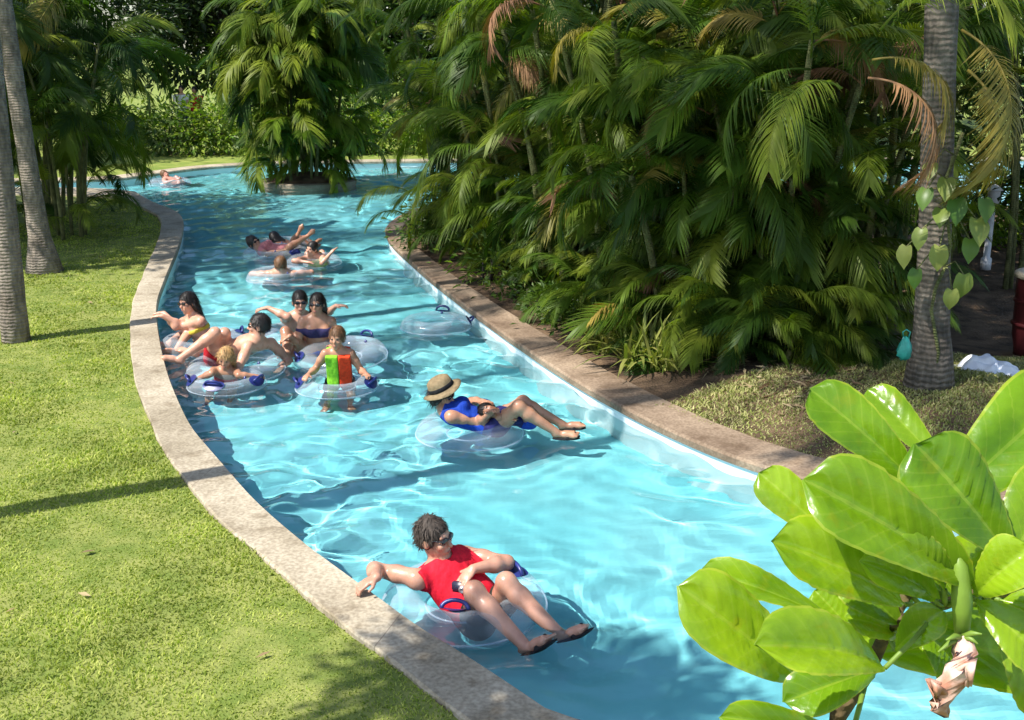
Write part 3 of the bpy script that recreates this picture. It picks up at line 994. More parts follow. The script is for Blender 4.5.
# red bin with a pale lid
p = P(1036, 346, .3)
root = thing('litter_bin', 'dark red litter bin with a pale lid cut by the right edge of the picture', 'bin', (p[0], p[1], .3))
M['bin_red'] = plain('bin_red', (.085, .012, .014), .45, .5)
M['bin_lid'] = plain('bin_lid', (.62, .52, .38), .6, .3)
MB().lathe([(.19, -.1), (.2, 0), (.225, .1), (.24, .6), (.245, .66)], (0, 0, 0), 32).build('bin_body', M['bin_red'], root)
MB().lathe([(.255, .655), (.265, .665), (.265, .70), (.24, .715), (.17, .72), (.15, .71)], (0, 0, 0), 32).build('lid', M['bin_lid'], root)
for zz in (.2, .42):
    MB().lathe([(.232 + zz * .015, zz), (.245 + zz * .015, zz + .01), (.245 + zz * .015, zz + .03), (.232 + zz * .015, zz + .04)], (0, 0, 0), 32).build('band', M['bin_red'], root)
# white post lamp
p = P(986, 262, .25)
root = thing('lamp_post', 'short white garden lamp post behind the vine at the right', 'lamp post', p)
M['white_paint'] = plain('white_paint', (.78, .78, .80), .4, .5, .05)
MB().lathe([(.07, -.1), (.07, .05), (.045, .07), (.04, .75), (.05, .78)], (0, 0, 0), 20).build('post', M['white_paint'], root)
MB().lathe([(.05, .78), (.075, .80), (.08, .95), (.085, .96), (.11, .965), (.05, 1.02), (.01, 1.04)], (0, 0, 0), 20).build('lamp_head', M['white_paint'], root)

# ------------------------------------------------------------------ people: one blended skin surface per body
class Field:
    def __init__(self, k=.03):
        self.p, self.k = [], k

    def cone(self, a, ra, b, rb, k=None):
        a, b = np.asarray(a, float), np.asarray(b, float)
        ba = b - a; L2 = ba @ ba + 1e-12
        def f(x):
            q = x - a
            t = np.clip((q @ ba) / L2, 0, 1)
            return np.linalg.norm(q - t[..., None] * ba, axis=-1) - (ra + (rb - ra) * t)
        r = max(ra, rb)
        self.p.append((f, np.minimum(a, b) - r, np.maximum(a, b) + r, k)); return self

    def ell(self, c, rad, axes=None, k=None):
        c = np.asarray(c, float); rad = np.asarray(rad, float)
        A = np.eye(3) if axes is None else np.asarray(axes, float)
        def f(x):
            q = (x - c) @ A.T
            k0 = np.linalg.norm(q / rad, axis=-1); k1 = np.linalg.norm(q / rad ** 2, axis=-1)
            return k0 * (k0 - 1) / (k1 + 1e-9)
        m = rad.max()
        self.p.append((f, c - m, c + m, k)); return self

    def bounds(self, pad):
        return np.min([q[1] for q in self.p], 0) - pad, np.max([q[2] for q in self.p], 0) + pad

    def grid(self, h, lo, hi):
        n = np.maximum(4, np.ceil((hi - lo) / h).astype(int) + 1)
        ax = [lo[i] + h * np.arange(n[i]) for i in range(3)]
        D = np.full(n, .5, np.float32)
        for f, a, b, k in self.p:
            k = self.k if k is None else k
            m = max(.05, 2 * k)
            i0 = np.clip(np.floor((a - m - lo) / h).astype(int), 0, n - 1); i1 = np.clip(np.ceil((b + m - lo) / h).astype(int) + 1, 1, n)
            if np.any(i1 <= i0): continue
            s = tuple(slice(i0[i], i1[i]) for i in range(3))
            X = np.stack(np.meshgrid(*[ax[i][s[i]] for i in range(3)], indexing='ij'), -1)
            d = f(X); o = D[s]
            hh = np.clip(.5 + .5 * (o - d) / k, 0, 1)
            D[s] = o * (1 - hh) + d * hh - k * hh * (1 - hh)
        return D, ax


def surface(D, lo, h):
    """surface nets"""
    ins = D < 0
    n = np.array(D.shape)
    c = np.zeros(n - 1, np.int8)
    for dx in (0, 1):
        for dy in (0, 1):
            for dz in (0, 1):
                c += ins[dx:n[0] - 1 + dx, dy:n[1] - 1 + dy, dz:n[2] - 1 + dz]
    act = np.argwhere((c > 0) & (c < 8))
    if len(act) == 0:
        return np.zeros((0, 3)), np.zeros((0, 4), int)
    idx = -np.ones(n - 1, np.int64); idx[tuple(act.T)] = np.arange(len(act))
    acc = np.zeros((len(act), 3)); cnt = np.zeros(len(act))
    cor = [(a, b, d) for a in (0, 1) for b in (0, 1) for d in (0, 1)]
    for p in cor:
        for ax in range(3):
            if p[ax] == 1: continue
            q = list(p); q[ax] = 1
            va = D[tuple((act + p).T)]; vb = D[tuple((act + q).T)]
            x = (va < 0) != (vb < 0)
            t = np.where(x, va / np.where(x, va - vb, 1), 0)
            pt = np.array(p, float)[None, :].repeat(len(act), 0); pt[:, ax] += t
            acc[x] += pt[x]; cnt[x] += 1
    V = lo + h * (act + acc / cnt[:, None])
    F = []
    for ax in range(3):
        b, d = (ax + 1) % 3, (ax + 2) % 3
        s0 = [slice(None)] * 3; s1 = [slice(None)] * 3
        s0[ax] = slice(0, -1); s1[ax] = slice(1, None)
        e = np.argwhere(ins[tuple(s0)] != ins[tuple(s1)])
        e = e[(e[:, b] > 0) & (e[:, d] > 0) & (e[:, b] < n[b] - 1) & (e[:, d] < n[d] - 1)]
        if not len(e): continue
        flip = ins[tuple(e.T)]
        def cell(ob, od):
            g = e.copy(); g[:, b] += ob; g[:, d] += od
            return idx[tuple(g.T)]
        q = np.stack([cell(-1, -1), cell(0, -1), cell(0, 0), cell(-1, 0)], -1)
        q[~flip] = q[~flip][:, ::-1]
        F.append(q)
    return V, np.concatenate(F)


def relax(V, F, it=1):
    E = np.concatenate([F[:, [0, 1]], F[:, [1, 2]], F[:, [2, 3]], F[:, [3, 0]]])
    for _ in range(it):
        S = np.zeros_like(V); c = np.zeros(len(V))
        np.add.at(S, E[:, 0], V[E[:, 1]]); np.add.at(S, E[:, 1], V[E[:, 0]])
        np.add.at(c, E[:, 0], 1); np.add.at(c, E[:, 1], 1)
        V = .45 * V + .55 * S / np.maximum(c, 1)[:, None]
    return V


def field_mesh(name, fld, h, mat, parent, origin, cut=None, off=0.0, it=1):
    lo, hi = fld.bounds(.03 + off)
    D, ax = fld.grid(h, lo, hi)
    D = D - off
    if cut is not None:
        X = np.stack(np.meshgrid(*ax, indexing='ij'), -1)
        D = np.maximum(D, cut(X))
    for s in (0, -1):
        D[s] = np.maximum(D[s], h); D[:, s] = np.maximum(D[:, s], h); D[:, :, s] = np.maximum(D[:, :, s], h)
    V, F = surface(D, lo, h)
    if len(V) == 0: return None
    V = relax(V, F, it)
    o = link(name, mesh_data(name, V - origin, F, mat), parent)
    o.cycles.is_caustics_receiver = True
    return o


SK = {'fair': skin_mat('skin_fair', (.62, .36, .25)), 'tan': skin_mat('skin_tan', (.46, .25, .155)), 'brown': skin_mat('skin_brown', (.34, .17, .10)), 'pink': skin_mat('skin_pink', (.62, .33, .25)), 'pinkish': skin_mat('skin_sunburnt', (.50, .285, .20))}
HAIR = {'dark': plain('hair_dark', (.014, .010, .008), .5, .5, .3, 60), 'grey': plain('hair_greybrown', (.050, .039, .032), .7, .25, .45, 50), 'blond': plain('hair_blond', (.42, .25, .10), .55, .4, .3, 60), 'brown': plain('hair_brown', (.15, .075, .035), .55, .4, .3, 60)}
M['lens'] = plain('dark_lens', (.01, .01, .012), .12, .8, 0)
M['lip'] = plain('lip', (.36, .12, .10), .4, .4, .1)
M['eye'] = plain('eye', (.02, .015, .012), .15, .7, 0)
CL = {n: plain('cloth_' + n, c, .75, .2, .18, 40) for n, c in dict(red=(.62, .012, .03), darkshorts=(.02, .025, .02), blue=(.012, .05, .36), redshorts=(.55, .02, .03), navy=(.02, .02, .10), pattern=(.035, .03, .09), green=(.22, .56, .03), orange=(.72, .055, .015),
                                                                   black=(.012, .012, .014), yellow=(.65, .5, .06), white=(.75, .75, .74), pink=(.55, .2, .2), straw=(.23, .17, .095), teal=(.03, .2, .25)).items()}
for m_ in CL.values():
    b_ = m_.node_tree.nodes['Principled BSDF']
    _, n_ = noise_mix(m_.node_tree, (0, 0, 0), (1, 1, 1), 11, detail=4, stretch=(1, 1, .45))
    bump(m_.node_tree, b_, n_.outputs['Fac'], .7, .03)
LIMB = []


def bend(a, c, hint, la, lb, wz):
    """middle joint of a two-bone limb from a to c with bone lengths la, lb, close to the surveyed joint"""
    a, c, hint = map(np.asarray, (a, c, hint))
    d = np.linalg.norm(c - a)
    if d >= (la + lb) * .995:
        return a + (c - a) * la / (la + lb)
    x = (la * la - lb * lb + d * d) / (2 * d)
    x = max(-la * .9, min(la * .9, x))
    rad = math.sqrt(max(la * la - x * x, 0))
    t = (c - a) / d
    e1 = nrm(np.cross(t, (.3, .2, .9))); e2 = np.cross(t, e1)
    hv = nrm(hint - CAM)
    best, bc = None, 1e9
    for k in range(72):
        g = k * math.pi / 36
        m = a + t * x + rad * (e1 * math.cos(g) + e2 * math.sin(g))
        q = m - CAM
        off = np.linalg.norm(q - hv * (q @ hv))
        cost = off + wz * m[2] + (.6 * max(0, -m[2]))
        if cost < bc: best, bc = m, cost
    return best


class Body:
    """J: joints in world space. L and R are the person's own left and right."""
    def __init__(self, name, label, J, s=1.0, face=None, up=None, skin='tan', female=False, h=.010, fingers=True, hands=None, toes=None, belly=0, group=None, dims=1.0, ik=1.0, dangle=False):
        J = {k: np.asarray(v, float) for k, v in J.items()}
        # keep the trunk of the body in proportion: spine length and a level shoulder line
        u0 = nrm(J['neck'] - J['pelvis']); lf0 = J['shL'] - J['shR']; lf0 = nrm(lf0 - u0 * (lf0 @ u0)); f0 = np.cross(lf0, u0)
        L0 = np.linalg.norm(J['neck'] - J['pelvis'])
        if L0 < .45 * s: J['pelvis'] = J['neck'] - u0 * .46 * s
        for sd, sg in (('L', 1), ('R', -1)):
            v = J['sh' + sd] - J['neck']
            J['sh' + sd] = J['neck'] + lf0 * sg * float(np.clip(sg * (v @ lf0), .150 * s, .185 * s)) + u0 * float(np.clip(v @ u0, -.085 * s, .012 * s)) + f0 * float(np.clip(v @ f0, -.05 * s, .06 * s))
        for sd, sg in (('L', 1), ('R', -1)):
            la, lb = .265 * s * ik, .24 * s * ik
            J['el' + sd] = bend(J['sh' + sd], J['wr' + sd], J['el' + sd], la, lb, .12)
            if 'kn' + sd in J and not dangle:
                hp = J['pelvis'] + lf0 * sg * .088 * s
                J['kn' + sd] = bend(hp, J['an' + sd], J['kn' + sd], .41 * s * ik, .40 * s * ik, -.15)
        if dangle:
            u0 = nrm(J['neck'] - J['pelvis']); f0 = np.cross(lf0, u0); f0[2] = 0; f0 = nrm(f0)
            for sd, sg in (('L', 1), ('R', -1)):
                hp = J['pelvis'] + lf0 * sg * .088 * s
                J['kn' + sd] = hp + f0 * .30 * s + lf0 * sg * .05 * s + np.array([0, 0, -.20 * s])
                J['an' + sd] = J['kn' + sd] + f0 * .16 * s + np.array([0, 0, -.22 * s])
        self.J, self.s = J, s
        pel, nk, hd = J['pelvis'], J['neck'], J['head']
        u = nrm(nk - pel)
        lf = J['shL'] - J['shR']; lf = nrm(lf - u * (lf @ u)); fr = np.cross(lf, u)
        self.u, self.l, self.f = u, lf, fr
        Lt = np.linalg.norm(nk - pel)
        ax = np.array([lf, fr, u])
        self.org = np.array([pel[0], pel[1], max(0.0, pel[2] - .1)])
        self.root = thing(name, label, 'person', self.org, group)
        tor, leg, arm, hea = [], [], [], []
        S = s
        wid = .90 if female else 1.0
        T = Field(.05 * S)
        T.ell(pel + u * Lt * .70, (.158 * S * wid, .108 * S, .19 * S), ax)
        T.ell(pel + u * Lt * .36, (.138 * S * wid, .098 * S, .20 * S), ax)
        T.ell(pel + u * .02 * S, (.165 * S, .118 * S, .115 * S), ax)
        T.cone(J['shL'] - u * .02 * S, .054 * S, J['shR'] - u * .02 * S, .054 * S)
        if belly: T.ell(pel + u * Lt * .36 + fr * .05 * S, (.145 * S, belly * S, .17 * S), ax)
        if female:
            for sg in (1, -1): T.ell(pel + u * Lt * .68 + fr * .085 * S + lf * sg * .075 * S, (.062 * S, .055 * S, .062 * S), ax, .03 * S)
        T.cone(nk - u * .02 * S + lf * .06 * S, .045 * S, nk - u * .02 * S - lf * .06 * S, .045 * S)
        self.tor = T
        B = Field(.03 * S); B.p += [(f, a, b, .05 * S if k is None else k) for f, a, b, k in T.p]
        # head
        hf = nrm(face if face is not None else fr)
        hu = np.asarray(up if up is not None else nrm(u * .6 + np.array([0, 0, .6])), float)
        hu = nrm(hu - hf * (hu @ hf)); hl = np.cross(hu, hf)
        self.hf, self.hu, self.hl = hf, hu, hl
        ha = np.array([hl, hf, hu]); q = S * dims
        self.q, self.hd, self.ha = q, hd, ha
        B.cone(nk - u * .02 * S, .054 * S * wid, hd - hu * .05 * q - hf * .012 * q, .052 * S * wid, .03)
        B.ell(hd + hu * .025 * q - hf * .012 * q, (.074 * q, .094 * q, .092 * q), ha, .02)
        B.ell(hd - hu * .045 * q + hf * .028 * q, (.056 * q, .062 * q, .066 * q), ha, .025)
        B.ell(hd - hu * .098 * q + hf * .066 * q, (.026 * q, .020 * q, .018 * q), ha, .02)
        B.ell(hd + hu * .030 * q + hf * .070 * q, (.052 * q, .016 * q, .013 * q), ha, .015)
        B.cone(hd + hu * .018 * q + hf * .082 * q, .009 * q, hd - hu * .022 * q + hf * .106 * q, .014 * q, .010)
        B.ell(hd - hu * .060 * q + hf * .084 * q, (.026 * q, .012 * q, .014 * q), ha, .012)
        for sg in (1, -1):
            B.ell(hd + hl * sg * .077 * q - hf * .008 * q - hu * .005 * q, (.012 * q, .022 * q, .033 * q), ha, .008)
            B.ell(hd + hl * sg * .042 * q + hf * .070 * q - hu * .020 * q, (.022 * q, .018 * q, .02 * q), ha, .02)
        # arms
        for sd in 'LR':
            sh, el, wr = J['sh' + sd], J['el' + sd], J['wr' + sd]
            B.cone(sh, .052 * S, sh + (el - sh) * .45, .047 * S); B.cone(sh + (el - sh) * .45, .047 * S, el, .039 * S)
            B.cone(el, .039 * S, el + (wr - el) * .35, .042 * S); B.cone(el + (wr - el) * .35, .042 * S, wr, .027 * S)
            LIMB.append((name, label[:30], 'arm' + sd, round(np.linalg.norm(el - sh) / S, 2), round(np.linalg.norm(wr - el) / S, 2)))
            hdv = nrm((hands or {}).get(sd, wr - el))
            self.hand(B, wr, hdv, sd, fingers, sh)
        for sd, sg in (('L', 1), ('R', -1)):
            hp = pel + lf * sg * .088 * S - u * .03 * S
            kn, an = J.get('kn' + sd), J.get('an' + sd)
            if kn is None: continue
            LIMB.append((name, label[:30], 'leg' + sd, round(np.linalg.norm(kn - hp) / S, 2), round(np.linalg.norm(an - kn) / S, 2)))
            B.cone(hp, .086 * S, hp + (kn - hp) * .5, .073 * S); B.cone(hp + (kn - hp) * .5, .073 * S, kn, .054 * S)
            d = nrm(an - kn); back = nrm(np.cross(np.cross(kn - hp, d), d) + 1e-6)
            cf = kn + (an - kn) * .28
            bk = nrm((hp - kn) - d * ((hp - kn) @ d)) if np.linalg.norm(np.cross(hp - kn, d)) > .02 else np.zeros(3)
            B.cone(kn, .052 * S, cf + bk * .012 * S, .054 * S); B.cone(cf + bk * .012 * S, .054 * S, an, .034 * S)
            td = (toes or {}).get(sd)
            if td is None: td = nrm(-bk * .8 + d * .55)
            td = nrm(td)
            he = an + d * .035 * S - td * .035 * S
            ba = he + td * .15 * S + d * .01
            fl = nrm(np.cross(td, d))
            B.cone(he, .032 * S, ba, .026 * S, .02)
            for o in (-.026, 0, .026):
                B.cone(he + td * .09 * S, .024 * S, ba + fl * o * S, .022 * S, .02)
            tl = (.058, .052, .047, .042, .034)
            if h < .012:
                for t5 in range(5):
                    o = (t5 - 2) * .0165 * S * (1 if sd == 'L' else -1)
                    B.cone(ba + fl * o, .012 * S, ba + fl * o * 1.1 + td * tl[t5] * .8 * S, .010 * S, .008)
            else:
                B.cone(ba, .024 * S, ba + td * .045 * S, .017 * S, .015)
            setattr(self, 'foot' + sd, (he, ba, td, d, fl))
        self.B = B; self.h = h
        self.skin = field_mesh('body', B, h, SK[skin], self.root, self.org)

    def hand(self, B, wr, d, sd, fingers, sh):
        S = self.s
        side = np.cross(d, (0, 0, 1.)); side = nrm(side) if np.linalg.norm(side) > .1 else self.l
        nm = nrm(np.cross(side, d))          # back of the hand (roughly up)
        if nm[2] < 0: nm = -nm
        pa = wr + d * .045 * S
        B.ell(pa, (.038 * S, .047 * S, .017 * S), np.array([side, d, nm]), .018)
        kn = wr + d * .085 * S
        fr = max(.0085 * S, self.h * .95 if hasattr(self, 'h') else .0085)
        fr = .0088 * S
        sgn = 1 if sd == 'L' else -1
        # thumb side: towards the body's mid line
        tdir = side if (side @ ((self.J['pelvis'] + self.J['neck']) / 2 - wr)) > 0 else -side
        if not fingers:
            B.cone(pa, .024 * S, wr + d * .15 * S - nm * .02 * S, .016 * S, .02)
            B.cone(wr + d * .03 * S + tdir * .03 * S, .014 * S, wr + d * .085 * S + tdir * .06 * S, .011 * S, .012); return
        for i, (o, L) in enumerate(((.030, .066), (.010, .076), (-.010, .070), (-.029, .054))):
            b = kn + tdir * o * S - nm * .002
            m = b + (d * .82 - nm * .28 + tdir * o * 2.2) * L * .5 * S
            e = m + (d * .55 - nm * .75) * L * .5 * S
            B.cone(b - d * .02 * S, fr * 1.15, m, fr, .006); B.cone(m, fr, e, fr * .85, .006)
        b = wr + d * .025 * S + tdir * .028 * S
        m = b + (d * .55 + tdir * .8 - nm * .2) * .042 * S
        B.cone(b, fr * 1.6, m, fr * 1.15, .010); B.cone(m, fr * 1.15, m + (d * .85 + tdir * .2 - nm * .3) * .034 * S, fr * .95, .006)

    # --- garments and hair, cut from the body's own field
    def hair(self, col, kind='short', thick=.016, fringe=.03, name='hair'):
        q, hd, hf, hu, hl = self.q, self.hd, self.hf, self.hu, self.hl
        F_ = Field(.02)
        F_.ell(hd + hu * .03 * q - hf * .018 * q, (.078 * q + thick * .4, .096 * q + thick * .3, .094 * q + thick * .5), self.ha)
        F_.ell(hd - hu * .02 * q - hf * .045 * q, (.072 * q, .062 * q, .075 * q), self.ha)
        if kind == 'long':
            dn = nrm(-self.u * .6 - hu * .4)
            F_.cone(hd - hf * .06 * q, .07 * q, hd - hf * .085 * q + dn * .22 * q, .045 * q)
            for sg in (1, -1):
                F_.cone(hd + hl * sg * .062 * q - hf * .03 * q, .035 * q, hd + hl * sg * .075 * q - hf * .04 * q + dn * .17 * q, .03 * q)
        if kind == 'bun':
            F_.ell(hd + hu * .10 * q - hf * .07 * q, (.045 * q, .045 * q, .042 * q), self.ha)
        def cut(X):
            p = X - hd
            a = p @ hf; b = p @ hu; c = np.abs(p @ hl)
            nz = .004 * (np.sin(X[..., 0] * 130) + np.sin(X[..., 1] * 117 + X[..., 2] * 60) + np.sin(X[..., 2] * 141))
            front = .80 * a - .60 * b - (fringe + .012) * q + nz * 1.5
            side = np.where(kind == 'short', -(b + .055 * q + .25 * a), -1) if kind == 'short' else -np.ones_like(a)
            return np.maximum(front, np.maximum(side, -.2 + 0 * a) if kind == 'short' else front)
        o = field_mesh(name, F_, self.h * .8, HAIR[col], self.root, self.org, cut)
        # locks: thin ribbons lying over the cap so that the outline is ragged
        rg = np.random.default_rng(int(abs(hd[0]) * 1000) + 5)
        me = o.data
        nv = len(me.vertices)
        co = np.empty(nv * 3, np.float32); me.vertices.foreach_get('co', co); co = co.reshape(-1, 3)
        no = np.empty(nv * 3, np.float32); me.vertices.foreach_get('normal', no); no = no.reshape(-1, 3)
        N = 1500 if self.h < .011 else 220
        k = rg.integers(0, nv, N)
        pk = co[k] + self.org - hd
        if kind != 'bun': k = k[(.80 * (pk @ hf) - .60 * (pk @ hu)) < (fringe - .018) * q]
        N = len(k)
        p, nn = co[k] + 0.0, no[k]
        crown = self.hd + hu * .10 * q - hf * .03 * q - self.org
        fl = p - crown; fl = fl - nn * np.sum(fl * nn, 1, keepdims=True); fl /= np.linalg.norm(fl, axis=1, keepdims=True) + 1e-6
        fl = fl + rg.normal(size=(N, 3)) * .28; 
        ln = q * rg.uniform(.022, .045, N)[:, None] * (1.7 if kind == 'long' else 1)
        sd_ = np.cross(fl, nn); sd_ /= np.linalg.norm(sd_, axis=1, keepdims=True) + 1e-6
        wd = sd_ * q * rg.uniform(.0014, .0034, N)[:, None]
        a = p - nn * .002; b = p + fl * ln * .5 + nn * q * rg.uniform(.001, .005, N)[:, None]; c = p + fl * ln + nn * q * rg.uniform(-.006, .003, N)[:, None]
        Vh = np.stack([a - wd, a + wd, b - wd, b + wd, c - wd * .2, c + wd * .2], 1).reshape(-1, 3)
        i6 = np.arange(N)[:, None] * 6
        Fh = np.concatenate([i6 + np.array([[0, 1, 3, 2]]), i6 + np.array([[2, 3, 5, 4]])])
        F0 = np.array([tuple(pl.vertices) for pl in me.polygons])
        o.data = mesh_data(name, np.concatenate([co, Vh]), np.concatenate([F0, Fh + nv]), HAIR[col])
        return o

    def face(self, glasses=False, mouth=True):
        q, hd, hf, hu, hl = self.q, self.hd, self.hf, self.hu, self.hl
        if mouth:
            g = Field(.006).ell(hd - hu * .060 * q + hf * .094 * q, (.021 * q, .008 * q, .006 * q), self.ha)
            field_mesh('mouth', g, .004, M['lip'], self.root, self.org, it=0)
        if glasses:
            g = Field(.008)
            for sg in (1, -1):
                g.ell(hd + hl * sg * .034 * q + hf * .088 * q + hu * .014 * q, (.030 * q, .010 * q, .021 * q), self.ha)
                g.cone(hd + hl * sg * .060 * q + hf * .078 * q + hu * .02 * q, .006 * q, hd + hl * sg * .082 * q - hf * .01 * q + hu * .018 * q, .005 * q)
            g.cone(hd + hl * .02 * q + hf * .100 * q + hu * .018 * q, .005 * q, hd - hl * .02 * q + hf * .100 * q + hu * .018 * q, .005 * q)
            field_mesh('sunglasses', g, .0045, M['lens'], self.root, self.org, it=0)
        else:
            for sg in (1, -1):
                g = Field(.006).ell(hd + hl * sg * .031 * q + hf * .083 * q + hu * .012 * q, (.015 * q, .009 * q, .008 * q), self.ha)
                field_mesh('eye', g, .0045, M['eye'], self.root, self.org, it=0)

    def top(self, name, mat, lo, hi, off=.008, neck=.085, arm=.075, half=None, vneck=0):
        """garment on the torso between two heights (fractions of pelvis..neck)"""
        J, u, f, l, S = self.J, self.u, self.f, self.l, self.s
        pel, nk = J['pelvis'], J['neck']; L = np.linalg.norm(nk - pel)
        def cut(X):
            p = (X - pel)
            hgt = p @ u
            d = np.maximum(lo * L - hgt, hgt - hi * L)
            if neck:
                d = np.maximum(d, neck * S - np.linalg.norm(X - (nk + f * .03 * S + u * .012), axis=-1))
            if arm:
                for sd in 'LR':
                    sh = J['sh' + sd]; a = nrm(J['el' + sd] - sh); o = l * (1 if sd == 'L' else -1)
                    q = X - (sh + o * .0 * S)
                    d = np.maximum(d, np.minimum(q @ o, .05))
                    t = np.clip(q @ a, 0, .3)
                    d = np.maximum(d, (arm - .018) * S - np.linalg.norm(q - t[..., None] * a - o * .03 * S, axis=-1))
            if half is not None:
                d = np.maximum(d, -half * (p @ l) + .002)
            return d
        F_ = Field(.05 * S); F_.p = list(self.tor.p)
        for sd in 'LR':
            sh = J['sh' + sd]; e = J['el' + sd]
            F_.cone(sh, .052 * S, sh + (e - sh) * .45, .047 * S, .05 * S)
        return field_mesh(name, F_, self.h * .85, mat, self.root, self.org, cut, off)

    def shorts(self, name, mat, frac=.55, off=.012, hi=.22, lo=-1):
        J, u, l, S = self.J, self.u, self.l, self.s
        pel, nk = J['pelvis'], J['neck']; L = np.linalg.norm(nk - pel)
        F_ = Field(.04 * S); F_.p = [(a, b, c, .05 * S if k is None else k) for a, b, c, k in self.tor.p[1:3]]
        if frac:
            for sd, sg in (('L', 1), ('R', -1)):
                if 'kn' + sd not in J: continue
                hp = pel + l * sg * .088 * S - u * .03 * S
                kn = J['kn' + sd]
                F_.cone(hp, .090 * S, hp + (kn - hp) * frac, .080 * S, .02)
        def cut(X):
            hgt = (X - pel) @ u
            return np.maximum(hgt - hi * L - 2.5 * np.maximum(0, (X - pel) @ self.f - .10 * S), lo * L - hgt)
        return field_mesh(name, F_, self.h * .9, mat, self.root, self.org, cut, off)

    def sandal(self, sd, mat):
        he, ba, td, d, fl = getattr(self, 'foot' + sd)
        S = self.s
        F_ = Field(.015)
        dn = nrm(d - td * (d @ td))
        a, b = he + dn * .030 * S, ba + dn * .026 * S + td * .03 * S
        for o in (-.018, .018):
            F_.ell((a + b) / 2 + fl * o * S, (.032 * S, np.linalg.norm(b - a) * .5 + .030 * S, .012 * S), np.array([fl, nrm(b - a), nrm(np.cross(fl, nrm(b - a)))]))
        m = he * .35 + ba * .65
        for o in (-1, 1):
            F_.cone(ba + td * .012 * S - dn * .020 * S, .009 * S, m + fl * o * .034 * S + dn * .012, .011 * S, .012)
        return field_mesh('sandal', F_, .0055, mat, self.root, self.org)


# ------------------------------------------------------------------ swim rings
def ring(c, Ro, r, label, hang=(), group='clear swim rings on the river', tilt=(0, 0), handle_z=0.0, name='swim_ring', seam=True, ry=1.0, lift=0.005):
    c = np.asarray(c, float); c[2] = lift
    root = thing(name, label, 'swim ring', c, group)
    root.rotation_euler = (tilt[0], tilt[1], 0)
    Rm = Ro - r
    n, m = 72, 28
    rr = np.random.default_rng(int(abs(c[0] * 1000)) % 9999)
    V, F = [], []
    ph = rr.uniform(0, 6.28, 3)
    for i in range(n):
        a = 2 * math.pi * i / n
        for j in range(m):
            b = 2 * math.pi * j / m
            pinch = abs(math.cos(b)) ** 12 * (1 if math.cos(b) < 0 else .4)
            q = r * (1 + .02 * math.sin(5 * a + ph[0]) * math.sin(b) + .018 * pinch * math.sin(34 * a + ph[1]))
            V.append(((Rm + q * math.cos(b)) * math.cos(a), (Rm + q * math.cos(b)) * math.sin(a) * ry, q * math.sin(b) * .94))
    for i in range(n):
        for j in range(m):
            i2, j2 = (i + 1) % n, (j + 1) % m
            F.append([i * m + j, i2 * m + j, i2 * m + j2, i * m + j2])
    link('inflated_tube', mesh_data('inflated_tube', V, F, M['vinyl']), root)
    if seam:
        mb = MB()
        for rad in (Rm - r * 1.0, Rm + r * 1.005):
            pts = [(rad * math.cos(a), rad * math.sin(a) * ry, 0) for a in np.linspace(0, 2 * math.pi, 65)]
            mb.tube(pts, .006, 6, cap=False)
        mb.build('seam', M['seam'], root)
    for a, b in hang:
        # handle: welded oval patch and a strap bowed over it
        ca, sa = math.cos(a), math.sin(a)
        rad = np.array([ca, sa, 0]); tan = np.array([-sa, ca, 0]); up = np.array([0, 0, 1.])
        nrmv = rad * math.cos(b) + up * math.sin(b)
        p0 = rad * Rm + nrmv * r
        V, F = [p0 + nrmv * .008], []
        K = 20
        for ring_ in (1, 2):
            for k in range(K):
                g = 2 * math.pi * k / K
                x, y = .085 * math.cos(g) * ring_ / 2, .062 * math.sin(g) * ring_ / 2
                bb = b + y / r; aa = a + x / Rm
                e = np.array([math.cos(aa), math.sin(aa), 0])
                V.append(e * Rm + (e * math.cos(bb) + up * math.sin(bb)) * (r + .007))
        for k in range(K):
            F.append([0, 1 + k, 1 + (k + 1) % K]); F.append([1 + k, 1 + K + k, 1 + K + (k + 1) % K, 1 + (k + 1) % K])
        hd = link('handle', mesh_data('handle', V, F, M['navy_vinyl']), root)
        pts = [p0 + tan * .075 * math.cos(g) + nrmv * (.006 + .048 * math.sin(g)) for g in np.linspace(0, math.pi, 11)]
        MB().tube(pts, .012, 8).build('strap', M['navy_vinyl'], hd)
    # filler valve on the upper inside of the tube
    va = 2.2 + c[0]
    vp = np.array([math.cos(va) * (Rm - r * .45), math.sin(va) * (Rm - r * .45) * ry, r * .84])
    MB().tube([vp, vp + np.array([0, 0, .012]), vp + np.array([0, 0, .014]), vp + np.array([0, 0, .026])], [.016, .014, .009, .008], 10).build('valve', M['navy_vinyl'], root)
    return root


def J_(Y, **k):
    """joints surveyed as (px, py, dY)"""
    return {n: at(v[0], v[1], Y + (v[2] if len(v) > 2 else 0)) for n, v in k.items()}


RG = 'clear swim rings on the river'
